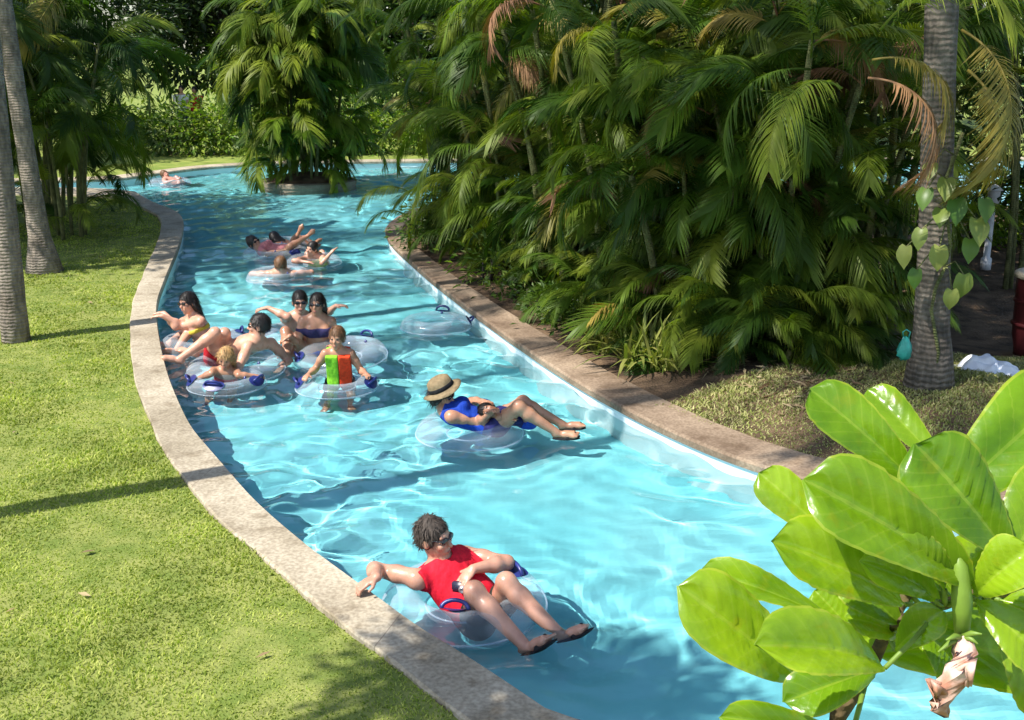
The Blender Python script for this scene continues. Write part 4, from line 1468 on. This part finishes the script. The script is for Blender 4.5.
# --- A: man in the red tank top
Y = 5.75
cA = P(464, 601, .02)
ring(cA, .465, .125, 'clear inflatable ring carrying the man in the red top', [(R(26), R(95)), (R(262), R(125))], RG)
JA = J_(Y,
    head=(434, 538, -.08), neck=(441, 560, -.06), pelvis=(474, 599, -.02), shR=(413, 560, -.16), elR=(392, 570, -.22), wrR=(377, 577, -.30), shL=(467, 556, .10), elL=(494, 561, .02), wrL=(473, 569, -.17),
    knR=(476, 590, -.42), anR=(524, 645, -.60), knL=(506, 583, -.30), anL=(559, 634, -.48))
JA['pelvis'] = JA['neck'] - .46 * nrm((-.50, .16, .78))
JA['shR'] = JA['neck'] + np.array([-.135, -.12, -.05]); JA['shL'] = JA['neck'] + np.array([.125, .13, -.03])
A = Body('person', 'man in a red sleeveless top and sunglasses reclining in a ring, hand on the kerb', JA, 1.0,
    face=(.88, -.42, -.02), up=(-.12, .0, 1), skin='pinkish', h=.0065, belly=.14, toes={'R': (.62, -.2, .62), 'L': (.72, -.15, .62)}, hands={'R': (-.75, -.35, -.25), 'L': (-.5, -.5, -.35)})
A.hair('grey', 'short', .018, .018); A.face(glasses=True)
A.top('tank_top', CL['red'], .02, 1.08, .012, .060, .056)
A.shorts('shorts', CL['darkshorts'], .55, .016, .20)
for sd_ in 'LR': A.sandal(sd_, CL['black'])
# the small camera in his left hand
hp = A.J['wrL'] + nrm((-.5, -.5, -.35)) * .10 + np.array([0, 0, -.035])
root = thing('compact_camera', 'small dark compact camera in the hand of the man in the red top', 'camera', hp)
root.rotation_euler = (0, 0, R(-15))
def box(mb, c, s, bev=.006):
    bm = bmesh.new(); bmesh.ops.create_cube(bm, size=1)
    for v in bm.verts: v.co = Vector((c[0] + v.co.x * s[0], c[1] + v.co.y * s[1], c[2] + v.co.z * s[2]))
    bmesh.ops.bevel(bm, geom=bm.edges[:], offset=bev, segments=2, affect='EDGES')
    bm.verts.index_update()
    mb.add([tuple(v.co) for v in bm.verts], [[v.index for v in f.verts] for f in bm.faces]); bm.free()
    return mb
M['cam_body'] = plain('camera_shell', (.02, .022, .045), .35, .5)
M['metal'] = plain('grey_metal', (.5, .5, .5), .3, .5, .05, 30, .8)
mb = MB(); box(mb, (0, 0, 0), (.105, .032, .062)); mb.build('camera_body', M['cam_body'], root)
V, F = MB().lathe([(.024, 0), (.024, .012), (.02, .014), (.019, .024), (.012, .025), (.008, .022)], (0, 0, 0), 24).arrays()
V = np.stack([V[:, 0] + .015, -V[:, 2] - .014, V[:, 1]], -1)
link('lens', mesh_data('lens', V, F, M['metal']), root)
MB().tube([(.052, 0, .02), (.062, -.006, -.01), (.058, -.012, -.07), (.05, -.01, -.12), (.044, -.004, -.08), (.050, 0, -.02)], .004, 6).build('wrist_strap', CL['white'], root)

# --- B: woman in the straw hat, a child lying across her lap
Y = 8.55
cB = P(470, 431, .02)
ring(cB, .44, .125, 'clear inflatable ring carrying the woman in the straw hat', [(R(75), R(60))], RG)
B_ = Body('person', 'woman in a straw hat and blue swimsuit lying back in a ring', J_(Y,
    head=(442, 396, .0), neck=(443, 408, .0), pelvis=(489, 424, -.02), shR=(452, 417, -.14), elR=(474, 420, -.26), wrR=(490, 413, -.24), shL=(448, 407, .16), elL=(468, 402, .20), wrL=(484, 402, .12),
    knR=(517, 406, -.14), anR=(556, 432, -.28), knL=(520, 401, .0), anL=(562, 424, -.1)), .93,
    face=(.86, -.3, -.1), up=(-.2, 0, 1), skin='tan', female=True, h=.0085, toes={'R': (.9, -.1, .05), 'L': (.9, 0, .1)})
B_.hair('dark', 'long', .012, .02); B_.face(glasses=True)
B_.top('swimsuit', CL['blue'], -.2, 1.0, .007, .07, .052)
B_.shorts('swim_skirt', CL['navy'], .3, .010, .15)
for sd_ in 'LR': B_.sandal(sd_, CL['black'])
# straw hat: crown and tilted brim
hc = B_.hd + B_.hu * .055
tz = nrm(np.array([-.42, -.05, .9]))
tx = nrm(np.cross((0, 1, 0), tz)); ty = np.cross(tz, tx)
def oriented(prof, n=40, wave=0):
    V, F = MB().lathe(prof, (0, 0, 0), n).arrays()
    V = V.copy()
    if wave:
        rad = np.hypot(V[:, 0], V[:, 1]); g = np.arctan2(V[:, 1], V[:, 0])
        V[:, 2] += wave * np.clip((rad - .1) / .08, 0, 1) * np.sin(2 * g + .6)
    return (V[:, :1] * tx + V[:, 1:2] * ty + V[:, 2:3] * tz) + hc - B_.org, F
V, F = oriented([(.165, -.012), (.168, -.006), (.13, .006), (.108, .016), (.104, .06), (.095, .095), (.07, .112), (.03, .105), (.005, .10)], 40, .014)
hat = link('straw_hat', mesh_data('straw_hat', V, F, CL['straw']), B_.root)
V, F = oriented([(.106, .014), (.1115, .02), (.1085, .048), (.104, .052)])
link('hat_band', mesh_data('hat_band', V, F, CL['black']), hat)
Cb = Body('person', 'small dark-haired child lying across the lap of the woman in the straw hat', J_(Y,
    head=(489, 411, -.16), neck=(496, 414, -.15), pelvis=(518, 418, -.10), shR=(499, 417, -.24), elR=(506, 421, -.28), wrR=(512, 420, -.24), shL=(499, 411, -.06), elL=(506, 407, -.03), wrL=(512, 404, .02),
    knR=(532, 414, -.14), anR=(540, 423, -.18), knL=(533, 411, -.04), anL=(542, 418, -.06)), .58, dims=1.25,
    face=(-.25, -.85, .35), up=(-.9, 0, .2), skin='brown', h=.009, fingers=False)
Cb.hair('dark', 'short', .016, .05); Cb.face()
Cb.top('swim_shirt', CL['navy'], .0, 1.0, .008, .07, .05); Cb.shorts('swim_shorts', CL['blue'], .5, .01, .2)

# --- C: woman holding the kerb
Y = 11.15
ring(P(205, 344, .02), .46, .125, 'clear inflatable ring under the woman reaching for the left kerb', [(R(20), R(70))], RG)
C_ = Body('person', 'dark-haired woman in sunglasses sitting in a ring and gripping the left kerb', J_(Y,
    head=(188, 303, -.02), neck=(194, 316, .02), pelvis=(205, 341, .02), shL=(202, 321, -.17), elL=(184, 326, -.22), wrL=(163, 316, -.1), shR=(189, 318, .18), elR=(178, 327, .1), wrR=(164, 313, .05),
    knL=(182, 322, -.18), anL=(177, 349, -.25), knR=(174, 323, .02), anR=(168, 344, -.02)), .93,
    face=(-.55, -.75, -.1), skin='fair', female=True, h=.010, hands={'L': (-1, 0, .05), 'R': (-1, .1, .0)})
C_.hair('dark', 'long', .016, .025); C_.face(glasses=True)
C_.top('bikini_top', CL['yellow'], .63, .73, .007, 0, 0); C_.shorts('bikini_bottom', CL['navy'], 0, .008, .14)

# --- D: man seen from behind in red shorts
Y = 10.35
ring(P(236, 369, .02), .47, .125, 'clear inflatable ring under the man in red shorts', [(R(110), R(70))], RG)
D_ = Body('person', 'dark-haired man in red swim shorts reclining with bare back towards the lens', J_(Y,
    head=(259, 326, .05), neck=(258, 340, .04), pelvis=(222, 356, .20), shL=(246, 349, -.19), elL=(239, 366, -.26), wrL=(224, 372, -.2), shR=(273, 345, .20), elR=(284, 357, .14), wrR=(281, 370, .02),
    knL=(208, 338, -.14), anL=(181, 358, -.22), knR=(222, 333, .12), anR=(196, 352, .1)), 1.0,
    face=(-.93, -.05, 0), up=(.05, 0, 1), skin='fair', h=.010, toes={'L': (-.8, -.1, .25), 'R': (-.8, 0, .3)})
D_.hair('dark', 'short', .016, .035); D_.face(glasses=True)
D_.shorts('swim_shorts', CL['redshorts'], .5, .014, .16)

# --- E: fair-haired child in front
Y = 9.85
ring(P(227, 383, .02), .36, .10, 'small clear ring held by the fair-haired child', [(R(198), R(50)), (R(-18), R(50)), (R(262), R(60))], RG)
E_ = Body('person', 'fair-haired child resting both arms over a ring in front of the man in red shorts', J_(Y,
    head=(226, 358, .0), neck=(226, 369, .03), pelvis=(227, 393, .22), shR=(217, 371, .0), elR=(208, 375, -.08), wrR=(199, 378, -.12), shL=(236, 371, .0), elL=(246, 375, -.08), wrL=(255, 376, -.1),
    knR=(221, 399, .1), anR=(218, 408, .3), knL=(234, 399, .1), anL=(236, 408, .3)), .72, dims=1.14,
    face=(-.1, -.9, -.35), skin='tan', h=.009, dangle=True, ik=.85)
E_.hair('blond', 'long', .018, .03); E_.face()
E_.top('swim_shirt', CL['redshorts'], .1, .8, .008, 0, .05)

# --- F: man with an arm stretched out
Y = 11.75
ring(P(300, 337, .02), .46, .125, 'clear ring under the pale man with an outstretched arm', [(R(200), R(70))], RG)
F_b = Body('person', 'pale bare-chested man in sunglasses with one arm stretched out to the left', J_(Y,
    head=(300, 302, -.02), neck=(299, 314, .0), pelvis=(300, 342, .05), shR=(289, 317, -.02), elR=(278, 311, -.12), wrR=(268, 308, -.22), shL=(311, 317, .06), elL=(324, 315, .14), wrL=(336, 306, .16),
    knR=(290, 333, -.36), anR=(287, 352, -.5), knL=(301, 333, -.38), anL=(299, 352, -.52)), 1.0,
    face=(.25, -.95, -.05), skin='fair', h=.010, hands={'R': (-.8, -.4, 0), 'L': (.7, -.1, .1)}, dangle=True)
F_b.hair('dark', 'short', .016, .035); F_b.face(glasses=True)
F_b.shorts('swim_shorts', CL['teal'], .5, .014, .16)

# --- G: woman in the patterned bikini
Y = 10.95
ring(P(341, 357, .02), .47, .13, 'large clear ring behind the child in the life vest', [(R(55), R(60)), (R(200), R(55))], RG, tilt=(R(4), R(-5)))
G_ = Body('person', 'woman in a patterned bikini and sunglasses, hand on her raised knee', J_(Y,
    head=(317, 304, .02), neck=(317, 316, .03), pelvis=(318, 345, .05), shR=(308, 320, .0), elR=(300, 333, -.12), wrR=(290, 336, -.26), shL=(328, 321, .05), elL=(334, 334, .0), wrL=(333, 345, -.12),
    knR=(287, 335, -.28), anR=(287, 360, -.36), knL=(297, 334, -.10), anL=(292, 354, -.12)), .93,
    face=(-.12, -.97, -.05), skin='tan', female=True, h=.010, hands={'R': (-.7, -.3, -.3)})
G_.hair('dark', 'long', .012, .03); G_.face(glasses=True)
G_.top('bikini_top', CL['pattern'], .52, .76, .008, 0, 0); G_.shorts('bikini_bottom', CL['blue'], 0, .009, .14)

# --- H: child in the green and orange life vest
Y = 9.75
ring(P(337, 385, .02), .38, .105, 'clear ring gripped by the child in the life vest', [(R(197), R(45)), (R(-17), R(45))], RG)
H_ = Body('person', 'child in a green and orange life vest holding the handles of a ring', J_(Y,
    head=(337, 338, .0), neck=(338, 350, .03), pelvis=(340, 379, .12), shR=(328, 353, .0), elR=(317, 366, -.08), wrR=(308, 375, -.14), shL=(349, 353, .02), elL=(358, 365, -.06), wrL=(366, 374, -.12),
    knR=(330, 378, -.18), anR=(326, 395, -.1), knL=(349, 378, -.18), anL=(351, 395, -.1)), .76, dims=1.12,
    face=(-.15, -.97, -.1), skin='tan', h=.009, dangle=True)
H_.hair('brown', 'short', .018, .035); H_.face()
H_.top('life_vest_panel', CL['green'], .02, .97, .035, .07, .06, half=-1)
H_.top('life_vest_panel', CL['orange'], .02, .97, .035, .07, .06, half=1)
H_.shorts('swim_shorts', CL['black'], .5, .012, .1)

# --- I, J, K, L: the far group
Y = 14.85
ring(P(280, 277, .02), .45, .125, 'clear ring under the swimmer seen from behind with both arms out', [], RG)
I_ = Body('person', 'swimmer seen from behind, both arms spread over a ring', J_(Y,
    head=(281, 265, .0), neck=(281, 272, -.02), pelvis=(283, 284, .35), shL=(269, 274, .0), elL=(258, 274, .1), wrL=(262, 277, .28), shR=(293, 274, .0), elR=(303, 273, .1), wrR=(301, 277, .28),
    knL=(278, 290, .7), anL=(276, 293, 1.0), knR=(288, 290, .7), anR=(290, 293, 1.0)), 1.0, face=(.1, 1, -.05), up=(0, 0, 1), skin='fair', h=.013, fingers=False)
I_.hair('brown', 'short', .02, .04)
Y = 16.6
ring(P(276, 254, .02), .50, .125, 'clear ring under the reclining woman with her feet in the air', [(R(-40), R(50))], RG)
Jb = Body('person', 'dark-haired woman in pink lying back in a ring with her feet raised', J_(Y,
    head=(254, 243, .0), neck=(258, 248, .0), pelvis=(284, 252, .0), shR=(260, 251, -.18), elR=(268, 254, -.3), wrR=(280, 251, -.3), shL=(261, 248, .18), elL=(268, 248, .3), wrL=(280, 247, .28),
    knR=(294, 244, -.08), anR=(306, 237, -.14), knL=(293, 242, .10), anL=(298, 234, .1)), .95,
    face=(.6, -.5, .3), up=(-.5, 0, .85), skin='tan', female=True, h=.013, fingers=False, ik=.8)
Jb.hair('dark', 'bun', .03, .03); Jb.face(True, False); Jb.top('swimsuit', CL['pink'], -.2, .9, .008, 0, 0)
Y = 17.3
ring(P(283, 246, .02), .46, .125, 'clear ring under the swimmer behind the woman in pink', [], RG)
Kb = Body('person', 'swimmer with a dark head of hair, half hidden behind the woman in pink', J_(Y,
    head=(276, 238, .0), neck=(277, 243, .0), pelvis=(292, 248, .0), shR=(276, 246, -.18), elR=(282, 247, -.3), wrR=(290, 245, -.3), shL=(278, 243, .18), elL=(286, 243, .3), wrL=(294, 243, .25),
    knR=(302, 242, -.1), anR=(312, 246, -.2), knL=(303, 240, .1), anL=(313, 243, .1)), .92,
    face=(.3, .85, .1), skin='brown', h=.013, fingers=False, ik=.65)
Kb.hair('dark', 'long', .02, .05)
Y = 15.6
ring(P(314, 262, .02), .40, .12, 'clear ring under the child in yellow', [], RG)
Lb = Body('person', 'child in a yellow top leaning over a ring in the far group', J_(Y,
    head=(312, 249, .0), neck=(313, 255, .02), pelvis=(318, 264, .2), shR=(305, 257, -.04), elR=(301, 260, -.14), wrR=(306, 262, -.26), shL=(321, 257, .04), elL=(326, 258, -.04), wrL=(331, 253, -.08),
    knR=(312, 270, .3), anR=(312, 274, .6), knL=(324, 270, .3), anL=(324, 274, .6)), .82, dims=1.08, face=(-.5, -.8, 0), skin='fair', h=.012, fingers=False)
Lb.hair('dark', 'short', .018, .03); Lb.face(False, False); Lb.top('swim_shirt', CL['yellow'], .0, .95, .01, .06, .05)

# --- M: very far swimmer by the inlet
Y = 26.0
ring(P(170, 183, .02), .48, .125, 'clear ring under the distant swimmer at the left inlet', [], RG)
Mb = Body('person', 'distant pink swimmer lying in a ring at the mouth of the left inlet', J_(Y,
    head=(165, 175, .0), neck=(166, 179, .0), pelvis=(172, 182, .0), shR=(164, 180, -.18), elR=(167, 182, -.3), wrR=(171, 181, -.3), shL=(167, 178, .18), elL=(170, 179, .3), wrL=(173, 178, .3),
    knR=(177, 178, -.1), anR=(181, 182, -.15), knL=(177, 177, .1), anL=(180, 181, .1)), 1.0, face=(.5, -.6, .3), skin='pink', h=.018, fingers=False, ik=.6)
Mb.hair('brown', 'short', .02, .03); Mb.shorts('swim_shorts', CL['navy'], .5, .014, .16)

# --- N: the empty ring
ring(P(436, 325, .02), .40, .115, 'empty clear ring with dark blue handles drifting by the right wall', [(R(80), R(70)), (R(5), R(35))], RG)

# two people beyond the hedge, tiny in the photograph
for (px, py, Y, col, lab, sk) in ((182, 101, 36.0, 'white', 'distant person in a white shirt beyond the far hedge', 'fair'), (195, 102, 36.4, 'redshorts', 'distant person in a red shirt beyond the far hedge', 'tan')):
    q = at(px, py, Y); x = q[0]
    def W_(dx, dy, z): return np.array([x + dx, Y + dy, z])
    z0 = q[2] - 1.25
    b_ = Body('person', lab, dict(head=W_(0, 0, z0 + 1.62), neck=W_(0, 0, z0 + 1.45), pelvis=W_(0, 0, z0 + .95), shR=W_(-.2, 0, z0 + 1.42), elR=W_(-.27, -.05, z0 + 1.15), wrR=W_(-.2, -.25, z0 + 1.05), shL=W_(.2, 0, z0 + 1.42), elL=W_(.27, -.02, z0 + 1.14), wrL=W_(.25, -.2, z0 + .95),
        knR=W_(-.1, -.02, z0 + .5), anR=W_(-.11, 0, z0 + .09), knL=W_(.1, -.03, z0 + .5), anL=W_(.11, 0, z0 + .09)), 1.0, face=(0, -1, 0), skin=sk, h=.02, fingers=False)
    b_.hair('dark', 'short', .02, .03); b_.top('shirt', CL[col], -.05, 1.0, .015, .06, 0); b_.shorts('shorts', CL['navy'], .6, .015, .15)
    E0 = z0

# ------------------------------------------------------------------ leafy shrub right in front of the lens
def big_leaf(base, tip, width, nrm_hint, curl=.12, fold=.22, seed=0, bend=.0, wave=.09, shape=(.66, 3.6)):
    """obovate leathery leaf with a sunken midrib; returns a mesh in world space"""
    r = np.random.default_rng(seed)
    base, tip = np.asarray(base, float), np.asarray(tip, float)
    a = tip - base; L = np.linalg.norm(a); a /= L
    n = nrm(np.asarray(nrm_hint, float)); n = nrm(n - a * (n @ a)); s = np.cross(a, n)
    NL, NW = 26, 13
    ph = r.uniform(0, 6.28, 4)
    V, F = [], []
    for i in range(NL + 1):
        t = i / NL
        w = width * (max(t, .0) ** shape[0]) * (max(0, 1 - t ** (2.2 * shape[1])) ** .5) * 1.05
        w = max(w, .003 if t < .97 else .0006)
        if t < .1: w = max(w * t / .1, .003)
        c = base + a * L * t + n * (curl * L * (math.sin(math.pi * t) - .9 * t * t)) + s * bend * L * t * t
        for j in range(NW):
            v = (j / (NW - 1)) * 2 - 1
            z = (fold * 1.25 + .08) * abs(v) ** .85 * w - .13 * w * max(0, abs(v) - .55) ** 1.5 * 4
            z += .075 * w * math.sin((t * 9.5 - abs(v) * 1.8) * 2 * math.pi) * (abs(v) > .08) * (1 - abs(v) * .3)
            z += wave * width * math.sin(5 * t + ph[0] + (2 if v > 0 else 0)) * v * v
            V.append(c + s * w * v * .95 + n * z)
    for i in range(NL):
        for j in range(NW - 1):
            k = i * NW + j
            F.append([k, k + 1, k + NW + 1, k + NW])
    return np.array(V), F


NLEAF, NWID = 26, 13


def fore_leaf_mat():
    m, nt, b = new_mat('glossy_leaf')
    oi = nt.nodes.new('ShaderNodeObjectInfo')
    col = mixc(nt, oi.outputs['Random'], (.125, .245, .008), (.245, .37, .016))
    uv = nt.nodes.new('ShaderNodeUVMap'); uv.uv_map = 'blade'
    sx = nt.nodes.new('ShaderNodeSeparateXYZ'); nt.links.new(uv.outputs[0], sx.inputs[0])
    def mth(op, a, v):
        n = nt.nodes.new('ShaderNodeMath'); n.operation = op
        for k, q in enumerate((a, v)):
            if hasattr(q, 'links'): nt.links.new(q, n.inputs[k])
            else: n.inputs[k].default_value = q
        return n.outputs[0]
    av = mth('ABSOLUTE', sx.outputs[1], 0)
    ph = mth('FRACT', mth('SUBTRACT', mth('MULTIPLY', sx.outputs[0], 10.0), mth('MULTIPLY', mth('POWER', av, .85), 2.1)), 0)
    side_vein = mth('LESS_THAN', mth('ABSOLUTE', mth('SUBTRACT', ph, .5), 0), .055)
    midrib = mth('LESS_THAN', av, .045)
    vein = mth('MAXIMUM', mth('MULTIPLY', side_vein, .45), midrib)
    col = mixc(nt, mth('MULTIPLY', vein, .32), col, (.34, .42, .07))
    edge = mth('MULTIPLY', mth('GREATER_THAN', av, .93), .5)
    col = mixc(nt, edge, col, (.36, .40, .05))
    rp, no = noise_mix(nt, (.62, .72, .55), (1.2, 1.15, 1.0), 13)
    col = mixc(nt, 1.0, col, rp.outputs[0], 'MULTIPLY')
    rp2, n2 = noise_mix(nt, (1.9, 1.2, .9), (1, 1, 1), 26, lo=.27, hi=.40)
    col = mixc(nt, .6, col, rp2.outputs[0], 'MULTIPLY')
    nt.links.new(col, b.inputs['Base Color'])
    b.inputs['Roughness'].default_value = .24
    b.inputs['Specular IOR Level'].default_value = .5
    _, n3 = noise_mix(nt, (0, 0, 0), (1, 1, 1), 55)
    bump(nt, b, n3.outputs['Fac'], .25, .004)
    tr = nt.nodes.new('ShaderNodeBsdfTranslucent')
    nt.links.new(mixc(nt, 1.0, col, (1.7, 1.75, .5), 'MULTIPLY'), tr.inputs['Color'])
    mx = nt.nodes.new('ShaderNodeMixShader'); mx.inputs[0].default_value = .36
    nt.links.new(b.outputs[0], mx.inputs[1]); nt.links.new(tr.outputs[0], mx.inputs[2])
    nt.links.new(mx.outputs[0], nt.nodes['Material Output'].inputs['Surface'])
    return m


M['fore_leaf'] = fore_leaf_mat()
M['fore_stem'] = trunk_mat('shrub_bark', (.10, .07, .035), (.22, .19, .08), 20)
M['fore_green'] = plain('green_stem', (.15, .24, .03), .5, .4)
M['wilted'] = rough_mat('wilted_petal', (.42, .20, .13), (.80, .62, .54), 30, .8, .5, 90, .004)
FY = 1.42
fb = np.array([.55, .95, ZL])
root = thing('leafy_shrub', 'bright green shrub with big glossy leaves and a wilted flower close to the lens', 'shrub', fb)
UP, CAMD = np.array([-.35, -.25, .9]), np.array([-.1, -1, .45])
# base px, tip px, half width px, dY base, dY tip, normal blend 0=up 1=to lens, curl, fold
LEAVES = [
    ((925, 492), (812, 388), 36, .05, .10, .75, .05, .20, 0),
    ((945, 470), (868, 388), 27, .12, .22, .6, .04, .18, 0),
    ((850, 556), (760, 472), 29, .10, .16, .8, .05, .15, 0),
    ((925, 520), (1075, 385), 60, .02, .12, .75, .06, .18, 0),
    ((1012, 560), (918, 444), 53, -.04, .0, .9, .05, .20, 0),
    ((975, 585), (808, 488), 55, -.10, -.12, .62, .07, .42, .05),
    ((905, 604), (780, 552), 44, -.02, -.08, .55, .10, .40, .08),
    ((835, 622), (702, 568), 24, .06, .10, .25, .06, .45, 0),
    ((800, 678), (682, 606), 47, -.03, -.10, .70, .10, .28, .10),
    ((885, 668), (768, 648), 42, -.10, -.20, .45, .10, .42, .05),
    ((880, 668), (788, 700), 30, -.04, -.10, .7, .10, .25, 0),
    ((850, 742), (727, 716), 24, -.10, -.16, .6, .08, .3, 0),
    ((870, 655), (1050, 640), 62, .10, .16, .55, .08, .18, .1),
    ((985, 600), (1062, 470), 46, -.06, .02, .8, .04, .2, 0),
    ((965, 610), (1060, 585), 40, .02, .10, .4, .06, .3, 0),
    ((900, 590), (838, 520), 26, .12, .20, .7, .05, .2, 0),
    ((885, 620), (935, 545), 26, .16, .22, .7, .05, .2, 0),
    ((845, 660), (900, 610), 26, .06, .12, .5, .05, .3, 0),
    ((975, 600), (1045, 660), 34, -.08, -.14, .55, .08, .3, 0),
    ((860, 640), (815, 590), 24, .14, .18, .8, .05, .2, 0),
    ((960, 600), (875, 512), 40, -.02, .06, .45, .08, .4, .05),
    ((935, 600), (868, 560), 30, -.06, -.10, .5, .1, .4, 0),
    ((900, 625), (845, 575), 30, .02, .04, .6, .08, .3, 0),
    ((930, 610), (985, 545), 34, .06, .10, .8, .05, .25, 0),
    ((990, 590), (1010, 500), 38, .08, .16, .7, .05, .25, 0),
    ((905, 640), (850, 618), 28, .04, .02, .35, .1, .4, .05),
    ((975, 596), (1030, 548), 34, -.10, -.14, .5, .1, .35, 0),
    ((915, 625), (962, 668), 36, .08, .06, .6, .1, .25, 0),
    ((990, 612), (1062, 700), 46, .06, .0, .6, .08, .25, .05),
    ((868, 680), (832, 640), 24, .0, -.02, .5, .1, .35, 0),
    ((895, 650), (940, 612), 24, -.02, -.06, .5, .1, .3, 0),
    ((1000, 600), (1070, 625), 36, -.06, -.10, .5, .1, .35, 0),
    ((850, 705), (800, 672), 26, .04, .04, .6, .08, .3, 0),
    ((945, 590), (905, 545), 26, -.10, -.14, .4, .12, .4, .05),
]
for k, (b0, t0, wpx, d0, d1, bl, curl, fold, bend) in enumerate(LEAVES):
    A_, T_ = at(b0[0], b0[1], FY + d0), at(t0[0], t0[1], FY + d1)
    dep = np.linalg.norm(A_ - CAM)
    V, F = big_leaf(A_, T_, wpx * .93 / FPX * dep, UP * (1 - bl) + CAMD * bl, curl, fold, 500 + k, bend)
    me = mesh_data('leaf', V - fb, F, M['fore_leaf'])
    uv = me.uv_layers.new(name='blade')
    vi = np.empty(len(me.loops), np.int32); me.loops.foreach_get('vertex_index', vi)
    uv.data.foreach_set('uv', np.stack([(vi // NWID) / NLEAF, (vi % NWID) / (NWID - 1) * 2 - 1], -1).astype(np.float32).ravel())
    link('leaf', me, root)
# stems
def W2(px, py, dy): return at(px, py, FY + dy) - fb
low1, low2 = np.array([.0, .0, -.1]), np.array([.10, -.05, .9])
main = [low1, low2, W2(822, 760, -.02), W2(838, 715, .0), W2(868, 672, .02), W2(888, 628, .04), W2(908, 592, .05)]
mb = MB().tube(main, [.022, .018, .014, .013, .011, .009, .008], 10)
mb.tube([W2(888, 628, .04), W2(918, 612, .0), W2(945, 604, -.03), W2(985, 590, -.03), W2(1040, 600, .0)], [.009, .008, .008, .007, .006], 8)
mb.build('stem', M['fore_stem'], root)
mb = MB()
for b0, t0, wpx, d0, *_ in LEAVES:
    q = W2(b0[0], b0[1], d0)
    ts = [W2(868, 672, .02), W2(888, 628, .04), W2(908, 592, .05), W2(945, 604, -.03), W2(985, 590, -.03)]
    m = min(ts, key=lambda z: np.linalg.norm(z - q))
    mb.tube([m, (m + q) / 2 + np.array([0, 0, -.004]), q], [.0045, .004, .0035], 6)
# upright green bud
mb.tube([W2(962, 640, -.12), W2(962, 600, -.12), W2(960, 566, -.11), W2(958, 556, -.11)], [.009, .014, .010, .003], 10)
mb.build('petiole', M['fore_green'], root)
# wilted flower hanging under the bud
fl = MB()
cpt = [W2(962, 636, -.13), W2(966, 652, -.14), W2(958, 672, -.15), W2(944, 692, -.15), W2(940, 706, -.15), W2(948, 714, -.15)]
fl.tube(cpt, [.009, .016, .017, .016, .013, .004], 14)
fl.tube([cpt[2], W2(972, 664, -.16), W2(968, 684, -.16)], [.010, .012, .004], 10)
fl.tube([cpt[3], W2(932, 684, -.16), W2(936, 704, -.16)], [.010, .011, .004], 10)
V, F = fl.arrays(); rr = np.random.default_rng(8); V = V + rr.normal(size=V.shape) * .0022
link('flower', mesh_data('flower', V, F, M['wilted']), root)
mb = MB()
for k, (tx_, ty_) in enumerate(((946, 640), (978, 644), (938, 652), (982, 634))):
    mb.tube([W2(962, 638, -.13), (W2(962, 638, -.13) + W2(tx_, ty_, -.15)) / 2 + np.array([0, 0, .004]), W2(tx_, ty_, -.15)], [.005, .004, .001], 6)
mb.build('calyx', M['fore_green'], root)


# ------------------------------------------------------------------ light
EL = R(54)
AZ = np.array([-.85, -.52]) / math.hypot(.85, .52)
sd = bpy.data.lights.new('sun', 'SUN')
sd.energy = 4.7; sd.angle = R(.53); sd.color = (1, .955, .88)
so = link('sun', sd)
so.rotation_euler = Vector((-AZ[0] * math.cos(EL), -AZ[1] * math.cos(EL), -math.sin(EL))).to_track_quat('-Z', 'Y').to_euler()
sd.cycles.is_caustics_light = True
w = bpy.data.worlds.new('World'); SC.world = w; w.use_nodes = True
sky = w.node_tree.nodes.new('ShaderNodeTexSky')
sky.sky_type = 'NISHITA'; sky.sun_disc = False
sky.sun_elevation = EL; sky.sun_rotation = math.atan2(AZ[0], AZ[1]) % (2 * math.pi)
bg = w.node_tree.nodes['Background']; bg.inputs['Strength'].default_value = .13
w.node_tree.links.new(sky.outputs[0], bg.inputs['Color'])
SC.view_settings.view_transform = 'Standard'; SC.view_settings.look = 'None'
SC.view_settings.exposure = .78; SC.view_settings.gamma = 1
SC.render.engine = 'CYCLES'
cy = SC.cycles
cy.use_denoising = True
cy.max_bounces = 10; cy.transparent_max_bounces = 24; cy.transmission_bounces = 8
cy.diffuse_bounces = 3; cy.glossy_bounces = 3
cy.caustics_refractive = True; cy.caustics_reflective = False
cy.sample_clamp_indirect = 6
